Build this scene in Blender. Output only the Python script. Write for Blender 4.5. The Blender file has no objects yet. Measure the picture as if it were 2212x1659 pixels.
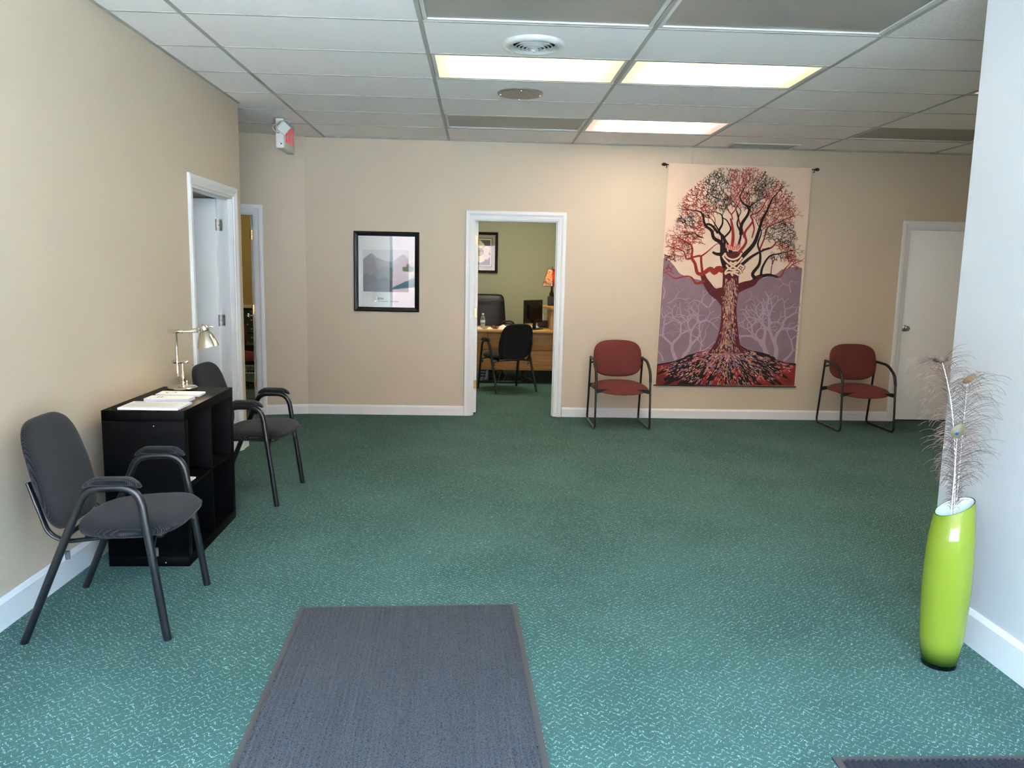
import bpy, bmesh, math, random
from mathutils import Vector, Matrix
sc = bpy.context.scene
COL = sc.collection
PI = math.pi
random.seed(7)
H = 2.757            # ceiling height
G = 0.6096           # ceiling grid module (two feet)
YB = 3.73            # face of the back wall
XL = -0.385          # face of the left wall
XR = 3.59            # face of the right partition
YF = -5.3            # storefront plane

# ------------------------------------------------------------------ camera
cd = bpy.data.cameras.new('camera'); cam = bpy.data.objects.new('camera', cd); COL.objects.link(cam)
yaw, pitch, roll = 0.0430038, 0.1418543, 0.0205354
F = Vector((math.sin(yaw)*math.cos(pitch), math.cos(yaw)*math.cos(pitch), -math.sin(pitch)))
Rr = Vector((math.cos(yaw), -math.sin(yaw), 0)); U = Rr.cross(F)
r2 = math.cos(roll)*Rr + math.sin(roll)*U; u2 = -math.sin(roll)*Rr + math.cos(roll)*U
m = Matrix((r2, u2, -F)).transposed().to_4x4(); m.translation = Vector((1.5464, -4.2863, 1.483))
cam.matrix_world = m
cd.sensor_width = 36.0; cd.sensor_fit = 'HORIZONTAL'; cd.lens = 27.502; cd.clip_start = 0.05
sc.camera = cam

# ------------------------------------------------------------------ world, daylight, exposure
W = bpy.data.worlds.new('sky'); sc.world = W; W.use_nodes = True
wn = W.node_tree.nodes; wl = W.node_tree.links
bg = wn['Background']; bg.inputs[0].default_value = (0.34, 0.62, 1.0, 1); bg.inputs[1].default_value = 77.0
sc.view_settings.view_transform = 'Standard'; sc.view_settings.look = 'None'
sc.view_settings.gamma = 1.0; sc.view_settings.use_curve_mapping = False
sc.view_settings.exposure = 0.0
sc.cycles.use_denoising = True
sc.cycles.max_bounces = 8; sc.cycles.diffuse_bounces = 5; sc.cycles.glossy_bounces = 4
sc.cycles.transmission_bounces = 6; sc.cycles.transparent_max_bounces = 12
sc.cycles.sample_clamp_indirect = 20.0
pl = bpy.data.lights.new('window_portal', 'AREA'); pl.shape = 'RECTANGLE'; pl.size = 3.95; pl.size_y = 2.5
pl.cycles.is_portal = True
po = bpy.data.objects.new('window_portal', pl); COL.objects.link(po)
po.location = ((XL+XR)/2, YF+0.06, 1.36); po.rotation_euler = (PI/2, 0, 0)
sun = bpy.data.lights.new('sun', 'SUN'); sun.energy = 290.0; sun.color = (1.0, .90, .78); sun.angle = math.radians(.6)
so_ = bpy.data.objects.new('sun', sun); COL.objects.link(so_); so_.location = (4, 8, 12)
so_.rotation_euler = Vector((1.6, .08, 1.7)).to_track_quat('Z', 'Y').to_euler()      # high sun behind the building: lights the street, not the room
LAMP = dict(tube=(19.0, (1.0, 0.93, 0.74)), pink=(19.0, (1.0, 0.80, 0.68)), office=24.0, den=24.0)

# ------------------------------------------------------------------ materials
def lin(h):
    if isinstance(h, str):
        h = h.lstrip('#'); c = [int(h[i:i+2], 16)/255 for i in (0, 2, 4)]
        return tuple(x/12.92 if x <= .04045 else ((x+.055)/1.055)**2.4 for x in c)
    return tuple(h)
MATS = {}
class NT:
    def __init__(s, m):
        s.n = m.node_tree.nodes; s.l = m.node_tree.links
    def new(s, t, **k):
        nd = s.n.new(t)
        for a, b in k.items(): setattr(nd, a, b)
        return nd
    def math(s, op, a, b=None, c=None, clamp=False):
        nd = s.n.new('ShaderNodeMath'); nd.operation = op; nd.use_clamp = clamp
        for i, x in enumerate((a, b, c)):
            if x is None: continue
            if isinstance(x, (int, float)): nd.inputs[i].default_value = x
            else: s.l.new(x, nd.inputs[i])
        return nd.outputs[0]
    def mix(s, f, a, b, blend='MIX'):
        nd = s.n.new('ShaderNodeMix'); nd.data_type = 'RGBA'; nd.blend_type = blend
        for i, x in ((0, f), (6, a), (7, b)):
            if isinstance(x, (int, float)): nd.inputs[i].default_value = x
            elif isinstance(x, tuple): nd.inputs[i].default_value = (*x, 1) if len(x) == 3 else x
            else: s.l.new(x, nd.inputs[i])
        return nd.outputs[2]
    def coord(s, kind='Object'):
        return s.n.new('ShaderNodeTexCoord').outputs[kind]
    def noise(s, vec, scale, detail=2, rough=.5, dist=0):
        nd = s.n.new('ShaderNodeTexNoise'); nd.inputs['Scale'].default_value = scale
        nd.inputs['Detail'].default_value = detail; nd.inputs['Roughness'].default_value = rough
        nd.inputs['Distortion'].default_value = dist
        s.l.new(vec, nd.inputs['Vector']); return nd.outputs['Fac']
    def mapping(s, vec, scale=(1, 1, 1), rot=(0, 0, 0)):
        nd = s.n.new('ShaderNodeMapping'); nd.inputs['Scale'].default_value = scale; nd.inputs['Rotation'].default_value = rot
        s.l.new(vec, nd.inputs['Vector']); return nd.outputs[0]
    def sep(s, vec):
        nd = s.n.new('ShaderNodeSeparateXYZ'); s.l.new(vec, nd.inputs[0]); return nd.outputs
    def ramp(s, f, lo, hi):
        nd = s.n.new('ShaderNodeMapRange'); nd.interpolation_type = 'SMOOTHSTEP'
        s.l.new(f, nd.inputs[0]); nd.inputs[1].default_value = lo; nd.inputs[2].default_value = hi
        return nd.outputs[0]
    def bump(s, h, strength, dist, bsdf):
        nd = s.n.new('ShaderNodeBump'); nd.inputs['Strength'].default_value = strength; nd.inputs['Distance'].default_value = dist
        s.l.new(h, nd.inputs['Height']); s.l.new(nd.outputs[0], bsdf.inputs['Normal'])
def mat(name, col, rough=.5, metal=0., var=None, bump=None, spec=None, sheen=0, coat=0, trans=0, ior=None, emit=None, aniso=0):
    if name in MATS: return MATS[name]
    m = bpy.data.materials.new(name); m.use_nodes = True; MATS[name] = m
    t = NT(m); b = t.n['Principled BSDF']; c = lin(col)
    b.inputs['Base Color'].default_value = (*c, 1); b.inputs['Roughness'].default_value = rough
    b.inputs['Metallic'].default_value = metal
    if spec is not None: b.inputs['Specular IOR Level'].default_value = spec
    if sheen: b.inputs['Sheen Weight'].default_value = sheen; b.inputs['Sheen Roughness'].default_value = .4
    if coat: b.inputs['Coat Weight'].default_value = coat; b.inputs['Coat Roughness'].default_value = .05
    if trans: b.inputs['Transmission Weight'].default_value = trans
    if ior: b.inputs['IOR'].default_value = ior
    if emit: b.inputs['Emission Color'].default_value = (*lin(emit[1]), 1); b.inputs['Emission Strength'].default_value = emit[0]
    oc = t.coord()
    if var:
        n = t.noise(oc, var[0], 4, .6)
        t.l.new(t.mix(t.ramp(n, .3, .7), tuple(x*(1-var[1]) for x in c), tuple(min(1, x*(1+var[1])) for x in c)), b.inputs['Base Color'])
    if bump: t.bump(t.noise(oc, bump[0], 3), bump[1], bump[2] if len(bump) > 2 else .002, b)
    return m

TAN = mat('tan wall paint', '#c1b29b', .55, var=(1.2, .02), bump=(160, .12, .001))
PALE = mat('pale grey wall paint', '#bfc1c3', .55, var=(1.1, .02), bump=(160, .1, .001))
SAGE = mat('sage wall paint', '#a8ab8f', .6, var=(1.2, .02), bump=(160, .1, .001))
MUST = mat('mustard wall paint', '#ad9c63', .6, var=(1.2, .03), bump=(160, .1, .001))
TRIM = mat('white trim paint', '#d9d9d7', .35, var=(3, .015))
DOORW = mat('white door paint', '#efefec', .42, var=(1.5, .015))
BLACKM = mat('black powder coated steel', '#131416', .32, bump=(700, .1, .0005))
SHELFB = mat('black brown laminate', '#050506', .5, var=(30, .2), spec=.06)
NICKEL = mat('polished nickel', '#d8d0c0', .16, metal=1)
BRASS = mat('brass hinge', '#b59a68', .3, metal=1)
STEEL = mat('satin steel', '#b8b6ae', .32, metal=1)
TEE = mat('painted ceiling tee', '#a09d94', .5)
TEEW = mat('white light frame', '#c8c7c0', .4)
BLACKP = mat('black plastic', '#0d0d0e', .4)
GREYP = mat('grey plastic', '#4a4c50', .5)
WHITEP = mat('white plastic', '#d6d5cc', .45)
PAPER = mat('white paper', '#f0ece4', .7)
INK = mat('grey ink', '#8d8a86', .8)
OAK = None

def glassy(name, tint=(1, 1, 1), rough=0.0, refl=.045):
    m = bpy.data.materials.new(name); m.use_nodes = True; MATS[name] = m
    t = NT(m); t.n.remove(t.n['Principled BSDF'])
    lw = t.new('ShaderNodeLayerWeight'); lw.inputs[0].default_value = .5
    fr = t.math('ADD', t.math('MULTIPLY', t.math('POWER', lw.outputs['Facing'], 5.0), .9), refl)
    tr = t.new('ShaderNodeBsdfTransparent'); tr.inputs[0].default_value = (*tint, 1)
    gl = t.new('ShaderNodeBsdfGlossy'); gl.inputs['Roughness'].default_value = rough
    mx = t.new('ShaderNodeMixShader'); t.l.new(fr, mx.inputs[0]); t.l.new(tr.outputs[0], mx.inputs[1]); t.l.new(gl.outputs[0], mx.inputs[2])
    t.l.new(mx.outputs[0], t.n['Material Output'].inputs[0]); return m
PANE = glassy('window glass', (.96, .98, .97))
PICGLASS = glassy('picture glass', (.98, .98, .98))

def carpet():
    m = bpy.data.materials.new('green patterned carpet'); m.use_nodes = True; t = NT(m); b = t.n['Principled BSDF']
    oc = t.coord(); x, y, z = t.sep(oc)
    n1 = t.noise(oc, 9, 2); n2 = t.noise(oc, 60, 2); n3 = t.noise(oc, 150, 2, .6)
    # broken zigzag rows of light loops
    tri = t.math('PINGPONG', t.math('ADD', t.math('MULTIPLY', x, 1/.040), t.math('MULTIPLY', n1, 1.2)), .5)
    v = t.math('ADD', t.math('MULTIPLY', y, 1/.028), t.math('ADD', t.math('MULTIPLY', tri, 1.7), t.math('MULTIPLY', n2, 1.3)))
    v = t.math('ADD', v, t.math('MULTIPLY', n3, .7))
    d = t.math('ABSOLUTE', t.math('SUBTRACT', t.math('FRACT', v), .5))
    line = t.math('SUBTRACT', 1.0, t.ramp(d, .05, .15))
    brk = t.math('MULTIPLY', t.ramp(t.noise(oc, 230, 2, .6), .46, .56), t.ramp(t.noise(oc, 48, 2, .6), .40, .54))
    fleck = t.math('MULTIPLY', line, brk)
    fine = t.noise(oc, 420, 2, .7)
    big = t.ramp(t.noise(oc, 1.1, 4, .6), .32, .68)
    base = t.mix(big, lin('#395b50'), lin('#50756a'))
    base = t.mix(t.ramp(fine, .36, .70), tuple(c*.55 for c in lin('#41615a')), base)
    col = t.mix(t.math('MULTIPLY', fleck, .8), base, lin('#a0c6c2'))
    dark = t.math('MULTIPLY', t.ramp(t.noise(oc, 170, 2), .62, .70), .6)
    col = t.mix(dark, col, lin('#1d3c38'))
    t.l.new(col, b.inputs['Base Color']); b.inputs['Roughness'].default_value = .95
    b.inputs['Specular IOR Level'].default_value = .15
    b.inputs['Sheen Weight'].default_value = .02
    t.bump(t.math('ADD', fine, fleck), .5, .004, b)
    return m
def tile_mat(name, rough_texture):
    m = bpy.data.materials.new(name); m.use_nodes = True; t = NT(m); b = t.n['Principled BSDF']
    oc = t.coord(); oi = t.new('ShaderNodeObjectInfo')
    ad = t.new('ShaderNodeVectorMath', operation='ADD'); t.l.new(oc, ad.inputs[0]); t.l.new(oi.outputs['Location'], ad.inputs[1])
    vec = ad.outputs[0]
    n = t.noise(vec, 90 if rough_texture else 150, 3, .65)
    spots = t.ramp(t.noise(vec, 45, 2), .70, .76)
    c = lin('#f5ebe4')
    col = t.mix(t.ramp(n, .35, .65), tuple(q*(.86 if rough_texture else .94) for q in c), c)
    col = t.mix(t.math('MULTIPLY', spots, .5), col, lin('#faf6f0'))
    t.l.new(col, b.inputs['Base Color']); b.inputs['Roughness'].default_value = .9
    t.bump(n, .5 if rough_texture else .25, .003, b); return m
TILE = tile_mat('mineral ceiling tile', False); TILER = tile_mat('fissured ceiling tile', True)
def wood(name, c1, c2, scale=6, axis=0, rough=.4):
    m = bpy.data.materials.new(name); m.use_nodes = True; MATS[name] = m; t = NT(m); b = t.n['Principled BSDF']
    s = [18, 18, 18]; s[axis] = 1.2
    n = t.noise(t.mapping(t.coord(), tuple(s)), scale*.35, 4, .6, .6)
    t.l.new(t.mix(t.ramp(n, .3, .7), lin(c1), lin(c2)), b.inputs['Base Color']); b.inputs['Roughness'].default_value = rough
    return m
OAK = wood('honey oak', '#a8763c', '#c08f52'); OAKL = wood('light oak edge', '#b08a55', '#c49d66')
WOODP = wood('pale carved wood', '#c9a778', '#ddc092', 30)
def weave(name, dark, light, per=.0060, sheen=.08):
    m = bpy.data.materials.new(name); m.use_nodes = True; MATS[name] = m; t = NT(m); b = t.n['Principled BSDF']
    at = t.new('ShaderNodeAttribute', attribute_name='weave_ab'); x, y, z = t.sep(at.outputs['Vector'])
    k = 2*PI/per
    sx = t.math('SINE', t.math('MULTIPLY', x, k)); sy = t.math('SINE', t.math('MULTIPLY', y, k))
    f = t.ramp(t.math('MULTIPLY', t.math('ADD', sx, 1.0), t.math('ADD', sy, 1.0)), .9, 3.0)
    t.l.new(t.mix(f, lin(dark), lin(light)), b.inputs['Base Color']); b.inputs['Roughness'].default_value = .9
    b.inputs['Sheen Weight'].default_value = sheen; b.inputs['Specular IOR Level'].default_value = .2
    t.bump(f, .4, .001, b); return m
WEAVE = weave('charcoal woven fabric', '#0f0f11', '#37373d')
def heather(name, c1, c2, c3, sc_=260):
    m = bpy.data.materials.new(name); m.use_nodes = True; MATS[name] = m; t = NT(m); b = t.n['Principled BSDF']
    oc = t.coord(); n = t.noise(oc, sc_, 3, .75); n2 = t.noise(oc, sc_*.5, 2)
    c = t.mix(t.ramp(n, .35, .65), lin(c1), lin(c2)); c = t.mix(t.ramp(n2, .58, .68), c, lin(c3))
    t.l.new(c, b.inputs['Base Color']); b.inputs['Roughness'].default_value = .95; b.inputs['Specular IOR Level'].default_value = .15
    b.inputs['Sheen Weight'].default_value = .03
    t.bump(n, .6, .003, b); return m
BURG = heather('burgundy tweed', '#562725', '#723a35', '#471d1d', 500)
MATF = heather('grey heather mat', '#232224', '#58575a', '#131315', 330)
MATF2 = heather('dark grey mat', '#1a191e', '#333238', '#111114', 330)
RUBBER = mat('brown grey rubber edge', '#3e3936', .7, bump=(300, .3))
def lens_mat(name, kind):
    m = bpy.data.materials.new(name); m.use_nodes = True; MATS[name] = m; t = NT(m); b = t.n['Principled BSDF']
    if kind == 'off':
        b.inputs['Base Color'].default_value = (*lin('#8d8a80'), 1); b.inputs['Roughness'].default_value = .35
        vo = t.new('ShaderNodeTexVoronoi'); vo.inputs['Scale'].default_value = 160; t.l.new(t.coord(), vo.inputs['Vector'])
        t.bump(vo.outputs['Distance'], .3, .002, b); return m
    st, c = LAMP[kind]; x, y, z = t.sep(t.coord())
    # brighter over the tubes, dimmer towards the ends and sides of the lens
    ex = t.ramp(t.math('ABSOLUTE', x), .60, .34); ey = t.ramp(t.math('ABSOLUTE', y), .30, .19)
    f = t.math('MULTIPLY', t.math('POWER', ex, 3.0), t.math('POWER', ey, 1.4))
    t.l.new(t.mix(f, (1, .92, .42) if kind == 'tube' else (1, .62, .45), c), b.inputs['Emission Color'])
    t.l.new(t.math('ADD', t.math('MULTIPLY', f, st*.96), st*.04), b.inputs['Emission Strength'])
    b.inputs['Base Color'].default_value = (.8, .8, .75, 1); return m
LENS = {k: lens_mat('lens ' + k, k) for k in ('tube', 'pink', 'off')}

# ------------------------------------------------------------------ mesh helpers
class MB:
    def __init__(s): s.v = []; s.f = []; s.ab = None
    def quad(s, a, b, c, d):
        i = len(s.v); s.v += [a, b, c, d]; s.f.append((i, i+1, i+2, i+3)); return s
    def poly(s, pts):
        i = len(s.v); s.v += list(pts); s.f.append(tuple(range(i, i+len(pts)))); return s
    def box(s, x0, x1, y0, y1, z0, z1):
        i = len(s.v)
        s.v += [(x, y, z) for z in (z0, z1) for y in (y0, y1) for x in (x0, x1)]
        for q in ((0, 2, 3, 1), (4, 5, 7, 6), (0, 1, 5, 4), (2, 6, 7, 3), (0, 4, 6, 2), (1, 3, 7, 5)): s.f.append(tuple(i+k for k in q))
        return s
    def grid(s, rows, cu=False, cv=False):
        i = len(s.v); nr, nc = len(rows), len(rows[0])
        for r in rows: s.v += [tuple(p) for p in r]
        for a in range(nr if cu else nr-1):
            for b in range(nc if cv else nc-1):
                a2, b2 = (a+1) % nr, (b+1) % nc
                s.f.append((i+a*nc+b, i+a*nc+b2, i+a2*nc+b2, i+a2*nc+b))
        return s
    def tube(s, path, r, n=10, caps=True, closed=False, flat=1.0, up=None):
        P = [Vector(p) for p in path]; N = len(P); rows = []
        rr = r if callable(r) else (lambda k: r)
        prev = None
        for k in range(N):
            a = P[(k-1) % N] if (closed or k) else P[k]; b = P[(k+1) % N] if (closed or k < N-1) else P[k]
            t = (b-a).normalized()
            if prev is None:
                ref = Vector(up) if up else (Vector((0, 0, 1)) if abs(t.z) < .9 else Vector((1, 0, 0)))
            else: ref = prev
            nrm = (ref - t*ref.dot(t)).normalized(); bi = t.cross(nrm); prev = nrm
            q = rr(k/(N-1) if N > 1 else 0)
            rows.append([P[k] + nrm*math.cos(2*PI*j/n)*q + bi*math.sin(2*PI*j/n)*q*flat for j in range(n)])
        i0 = len(s.v); s.grid(rows, cu=closed, cv=True)
        if caps and not closed:
            s.f.append(tuple(i0+j for j in reversed(range(n)))); s.f.append(tuple(i0+(N-1)*n+j for j in range(n)))
        return s
    def lathe(s, prof, n=24, c=(0, 0, 0), axis='z'):
        rows = []
        for (r, h) in prof:
            row = []
            for j in range(n):
                a = 2*PI*j/n; p, q = r*math.cos(a), r*math.sin(a)
                row.append((c[0]+p, c[1]+q, c[2]+h) if axis == 'z' else (c[0]+p, c[1]+h, c[2]+q) if axis == 'y' else (c[0]+h, c[1]+p, c[2]+q))
            rows.append(row)
        s.grid(rows, cv=True); return s
    def prism(s, poly, fn, d0, d1):
        n = len(poly); i = len(s.v)
        s.v += [fn(a, b, d0) for a, b in poly] + [fn(a, b, d1) for a, b in poly]
        s.f.append(tuple(i+k for k in reversed(range(n)))); s.f.append(tuple(i+n+k for k in range(n)))
        for k in range(n): s.f.append((i+k, i+(k+1) % n, i+n+(k+1) % n, i+n+k))
        return s
    def mesh(s, name, bevel=0, smooth=None, fix=True):
        me = bpy.data.meshes.new(name)
        me.from_pydata([tuple(p) for p in s.v], [], s.f); 
        if bevel or fix:
            bm = bmesh.new(); bm.from_mesh(me)
            bmesh.ops.recalc_face_normals(bm, faces=bm.faces)
            if bevel: bmesh.ops.bevel(bm, geom=bm.edges[:], offset=bevel, segments=2, profile=.5, affect='EDGES', clamp_overlap=True)
            bm.to_mesh(me); bm.free()
        if smooth is not None:
            me.shade_smooth(); me.set_sharp_from_angle(angle=math.radians(smooth))
        if s.ab:
            at = me.attributes.new('weave_ab', 'FLOAT_VECTOR', 'POINT')
            for k, q in enumerate(s.ab): at.data[k].vector = (q[0], q[1], 0)
        me.update(); return me
    def obj(s, name, mt, parent=None, bevel=0, smooth=None, fix=True, **tags):
        return link(name, s.mesh(name, bevel, smooth, fix), mt, parent, **tags)
def link(name, me, mt, parent=None, loc=None, rot=None, **tags):
    o = bpy.data.objects.new(name, me); COL.objects.link(o)
    if me is not None and mt is not None and not me.materials: me.materials.append(mt)
    if parent: o.parent = parent
    if loc: o.location = loc
    if rot: o.rotation_euler = rot
    tag(o, **tags); return o
def tag(o, label=None, cat=None, group=None, kind=None):
    if label: o['label'] = label
    if cat: o['category'] = cat
    if group: o['group'] = group
    if kind: o['kind'] = kind
    return o
def thing(name, label, cat, loc=(0, 0, 0), rz=0, group=None):
    return link(name, None, None, loc=loc, rot=(0, 0, rz), label=label, cat=cat, group=group)
def struct(name, loc=(0, 0, 0), rz=0, label=None):
    return link(name, None, None, loc=loc, rot=(0, 0, rz), kind='structure', label=label)
def box(name, mt, b, parent=None, bevel=0, **t): return MB().box(*b).obj(name, mt, parent, bevel, smooth=30 if bevel else None, **t)
def fillet(pts, rad, n=6):
    P = [Vector(p) for p in pts]; out = [P[0]]
    for k in range(1, len(P)-1):
        a, b, c = P[k-1], P[k], P[k+1]; d1 = (a-b); d2 = (c-b)
        r = min(rad if not isinstance(rad, (list, tuple)) else rad[k-1], d1.length*.49, d2.length*.49)
        p0 = b+d1.normalized()*r; p1 = b+d2.normalized()*r
        for j in range(n+1):
            t = j/n; out.append(p0*(1-t)**2 + b*2*t*(1-t) + p1*t*t)
    out.append(P[-1]); return out
def copy_tree(o, parent=None):
    c = o.copy(); COL.objects.link(c); c.parent = parent
    for ch in list(o.children): copy_tree(ch, c)
    return c
def pad(outline, tt, tb, fn, nr=7, na=40, p=2.6):
    """closed cushion: outline(angle)->(a,b); tt/tb top and bottom thickness; fn(a,b,h)->xyz"""
    mb = MB(); rows = []; ab = []
    rs = [0.02]+[math.sin(PI/2*k/nr) for k in range(1, nr+1)]
    for r in rs:
        h = tt*(1-min(1, r)**p)**(1/p) if r < 1 else 0
        rows.append([fn(*(q*r for q in outline(2*PI*j/na)), h) for j in range(na)])
        ab += [tuple(q*(r if r < .9 else r+.012-h*.25) for q in outline(2*PI*j/na)) for j in range(na)]
    for r in reversed(rs[:-1]):
        h = -tb*(1-r**p)**(1/p)
        rows.append([fn(*(q*r for q in outline(2*PI*j/na)), h) for j in range(na)])
        ab += [tuple(q*(r+.02) for q in outline(2*PI*j/na)) for j in range(na)]
    mb.ab = ab
    i = len(mb.v); mb.grid(rows, cv=True); n = len(rows)
    mb.f.append(tuple(range(na))); mb.f.append(tuple((n-1)*na+j for j in reversed(range(na))))
    return mb
def superell(a, b, e):
    def f(t):
        c, s = math.cos(t), math.sin(t)
        return (a*math.copysign(abs(c)**(2/e), c), b*math.copysign(abs(s)**(2/e), s))
    return f

# ================================================================== THE SETTING
CARPET = carpet()
MB().box(-3.4, 7.5, YF-.05, 9.0, -.08, 0).obj('floor', CARPET, kind='structure')
PAV = mat('concrete pavement', '#bdb8b0', .9, var=(2, .1))
MB().box(-14, 18, -22, YF-.05, -.2, -.1).obj('ground', PAV, kind='structure')

def wall(name, boxes, mt, **k):
    mb = MB()
    for b in boxes: mb.box(*b)
    return mb.obj(name, mt, kind='structure', **k)
D1 = (1.135, 2.02)          # door opening in the left wall (y range)
D3 = (1.464, 2.34)          # office door opening (x range)
D4 = (5.945, 6.80)          # white closed door (x range)
DH = 2.02
wall('wall_left', [(XL-.12, XL, YF, D1[0], 0, H+.2), (XL-.12, XL, D1[1], 2.218, 0, H+.2), (XL-.12, XL, D1[0], D1[1], DH+.02, H+.2)], TAN)
wall('wall_hall', [(-3.2, XL-.12, 2.098, 2.218, 0, H+.2)], TAN)
ANG = math.radians(13); C0 = Vector((-.2, YB))
aw = struct('wall_angled', (C0.x, C0.y, 0), PI+ANG)      # local x runs along the wall to the left, local y towards the room behind (negated)
S2 = (.475, 1.29)            # opening of the angled wall's door along the wall
mb = MB().box(0, S2[0], -.12, 0, 0, H+.2).box(S2[1], 2.6, -.12, 0, 0, H+.2).box(S2[0], S2[1], -.12, 0, DH+.02, H+.2)
mb.obj('wall_face', TAN, aw)
wall('wall_back', [(-.2, D3[0], YB, YB+.12, 0, H+.2), (D3[1], D4[0], YB, YB+.12, 0, H+.2), (D4[1], 7.4, YB, YB+.12, 0, H+.2),
     (D3[0], D3[1], YB, YB+.12, DH+.02, H+.2), (D4[0], D4[1], YB, YB+.12, DH+.02, H+.2)], TAN)
wall('wall_right', [(XR, XR+.13, YF, -1.0, 0, H+.2)], PALE)
wall('wall_alcove', [(XR+.13, 7.4, -1.13, -1.0, 0, H+.2)], TAN)  # unseen wall, added to keep the front daylight out of the right alcove
wall('wall_far_right', [(7.3, 7.42, -1.0, YB, 0, H+.2)], TAN)
# rooms behind
wall('wall_office_back', [(1.02, 4.2, 7.6, 7.7, 0, H+.2)], SAGE)
wall('wall_office_left', [(.95, 1.02, YB+.12, 7.7, 0, H+.2)], SAGE)
wall('wall_office_right', [(3.6, 3.7, YB+.12, 7.7, 0, H+.2)], SAGE)
wall('wall_den_right', [(.85, .95, YB+.12, 7.9, 0, H+.2)], MUST)
wall('wall_den_left', [(-3.3, -3.2, -.1, 7.9, 0, H+.2)], MUST)
wall('wall_side_room', [(-3.2, XL-.12, -.1, 0, 0, H+.2)], TAN)

MB().box(D4[0]-.1, D4[1]+.1, YB+.121, YB+.16, 0, H).obj('wall_light_block', TAN, kind='structure')  # unseen panel added behind the closed door to stop sky light leaking in
# mustard wall above a chair rail, dark green dotted paper below
def dotted():
    m = bpy.data.materials.new('green dotted wallpaper'); m.use_nodes = True; t = NT(m); b = t.n['Principled BSDF']
    x, y, z = t.sep(t.coord()); p = .115
    row = t.math('FLOOR', t.math('DIVIDE', z, p*.55)); off = t.math('MULTIPLY', t.math('MODULO', row, 2.0), .5)
    fx = t.math('SUBTRACT', t.math('FRACT', t.math('ADD', t.math('DIVIDE', x, p), off)), .5)
    fz = t.math('MULTIPLY', t.math('SUBTRACT', t.math('FRACT', t.math('DIVIDE', z, p*.55)), .5), .8)
    d = t.math('SQRT', t.math('ADD', t.math('MULTIPLY', fx, fx), t.math('MULTIPLY', fz, fz)))
    t.l.new(t.mix(t.ramp(d, .16, .10), lin('#1c3320'), lin('#7b9478')), b.inputs['Base Color']); b.inputs['Roughness'].default_value = .8
    return m
den = struct('wall_den_back')
MB().box(-3.2, .85, 7.1, 7.2, .94, H+.2).obj('upper_wall', MUST, den)
MB().box(-3.2, .85, 7.1, 7.2, .0, .90).obj('wainscot', dotted(), den)
box('chair_rail', mat('cream rail paint', '#d8cfa6', .5), (-3.2, .85, 7.07, 7.2, .90, .945), den, .006)
box('baseboard', TRIM, (-3.2, .85, 7.085, 7.1, 0, .09), den, .003)

# baseboards
def board(name, segs):
    mb = MB()
    for (x0, y0, x1, y1, h, th) in segs:      # board runs from p0 to p1, thickness to the left of travel
        d = Vector((x1-x0, y1-y0)).normalized(); n = Vector((-d.y, d.x))*th
        prof = [(0, 0), (th, 0), (th, h-.02), (th*.35, h), (0, h)]
        rows = []
        for (px, py) in ((x0, y0), (x1, y1)):
            rows.append([(px+n.x/th*a, py+n.y/th*a, b) for a, b in prof])
        i = len(mb.v); mb.grid(rows, cv=True); mb.f.append(tuple(i+k for k in range(5))); mb.f.append(tuple(i+5+k for k in reversed(range(5))))
    return mb.obj(name, TRIM, kind='structure')
board('baseboard_left', [(XL, D1[0]-.075, XL, YF, .13, .016), (XL, 2.218, XL, D1[1]+.075, .13, .016)][:1] and
      [(XL, D1[0]-.075, XL, YF, .13, .016)])
board('baseboard_back', [(D3[0]-.065, YB, -.2, YB, .10, .015), (D4[0]-.07, YB, D3[1]+.075, YB, .10, .015), (7.3, YB, D4[1]+.07, YB, .10, .015)])
pA = C0 + Vector((-math.cos(ANG), -math.sin(ANG)))*(S2[0]-.06)
board('baseboard_angled', [(C0.x, C0.y, pA.x, pA.y, .10, .015)])
board('baseboard_right', [(XR, YF, XR, -1.0, .15, .016)])
# the corner block at the foot of the left wall's end
board('baseboard_corner', [(XL, 2.218, XL, D1[1]+.07, .13, .016)])

# ---- doors: casing, jambs, stop, leaf, hinges
def door_frame(root, w, h, wt, cw=.07):
    """local x along the wall (0..w opening), y=0 room face (room is -y), wall thickness wt to +y"""
    for x0, x1 in ((-cw, 0), (w, w+cw)):
        inner = x1 if x0 < 0 else x0
        mb = MB(); prof = [(0, 0), (cw*.0, -.010), (cw*.25, -.012), (cw*.55, -.020), (cw*.92, -.020), (cw, -.014), (cw, 0)]
        sgn = -1 if x0 < 0 else 1
        rows = []
        for z in (0, h):
            rows.append([(inner+sgn*a, b, z + (a if z else 0)) for a, b in prof])
        i = len(mb.v); mb.grid(rows, cv=True); mb.f.append(tuple(i+k for k in range(7))); mb.f.append(tuple(i+7+k for k in range(7)))
        mb.obj('casing', TRIM, root)
        jx = (x0 < 0) and (0, .018) or (w-.018, w)
        MB().box(jx[0], jx[1], 0, wt, 0, h-.0185).obj('jamb', TRIM, root)
        sx = (x0 < 0) and (.018, .030) or (w-.030, w-.018)
        MB().box(sx[0], sx[1], wt*.30, wt*.30+.035, 0, h-.0305).obj('door_stop', TRIM, root)
    mb = MB(); prof = [(0, 0), (0, -.010), (cw*.25, -.012), (cw*.55, -.020), (cw*.92, -.020), (cw, -.014), (cw, 0)]
    rows = [[(-a, b, h+a) for a, b in prof], [(w+a, b, h+a) for a, b in prof]]
    mb.grid(rows, cv=True); mb.f.append(tuple(range(7))); mb.f.append(tuple(7+k for k in range(7)))
    mb.obj('head_casing', TRIM, root)
    MB().box(0, w, 0, wt, h-.018, h).obj('head_jamb', TRIM, root)
    MB().box(.018, w-.018, wt*.30, wt*.30+.035, h-.030, h-.018).obj('head_stop', TRIM, root)
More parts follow.
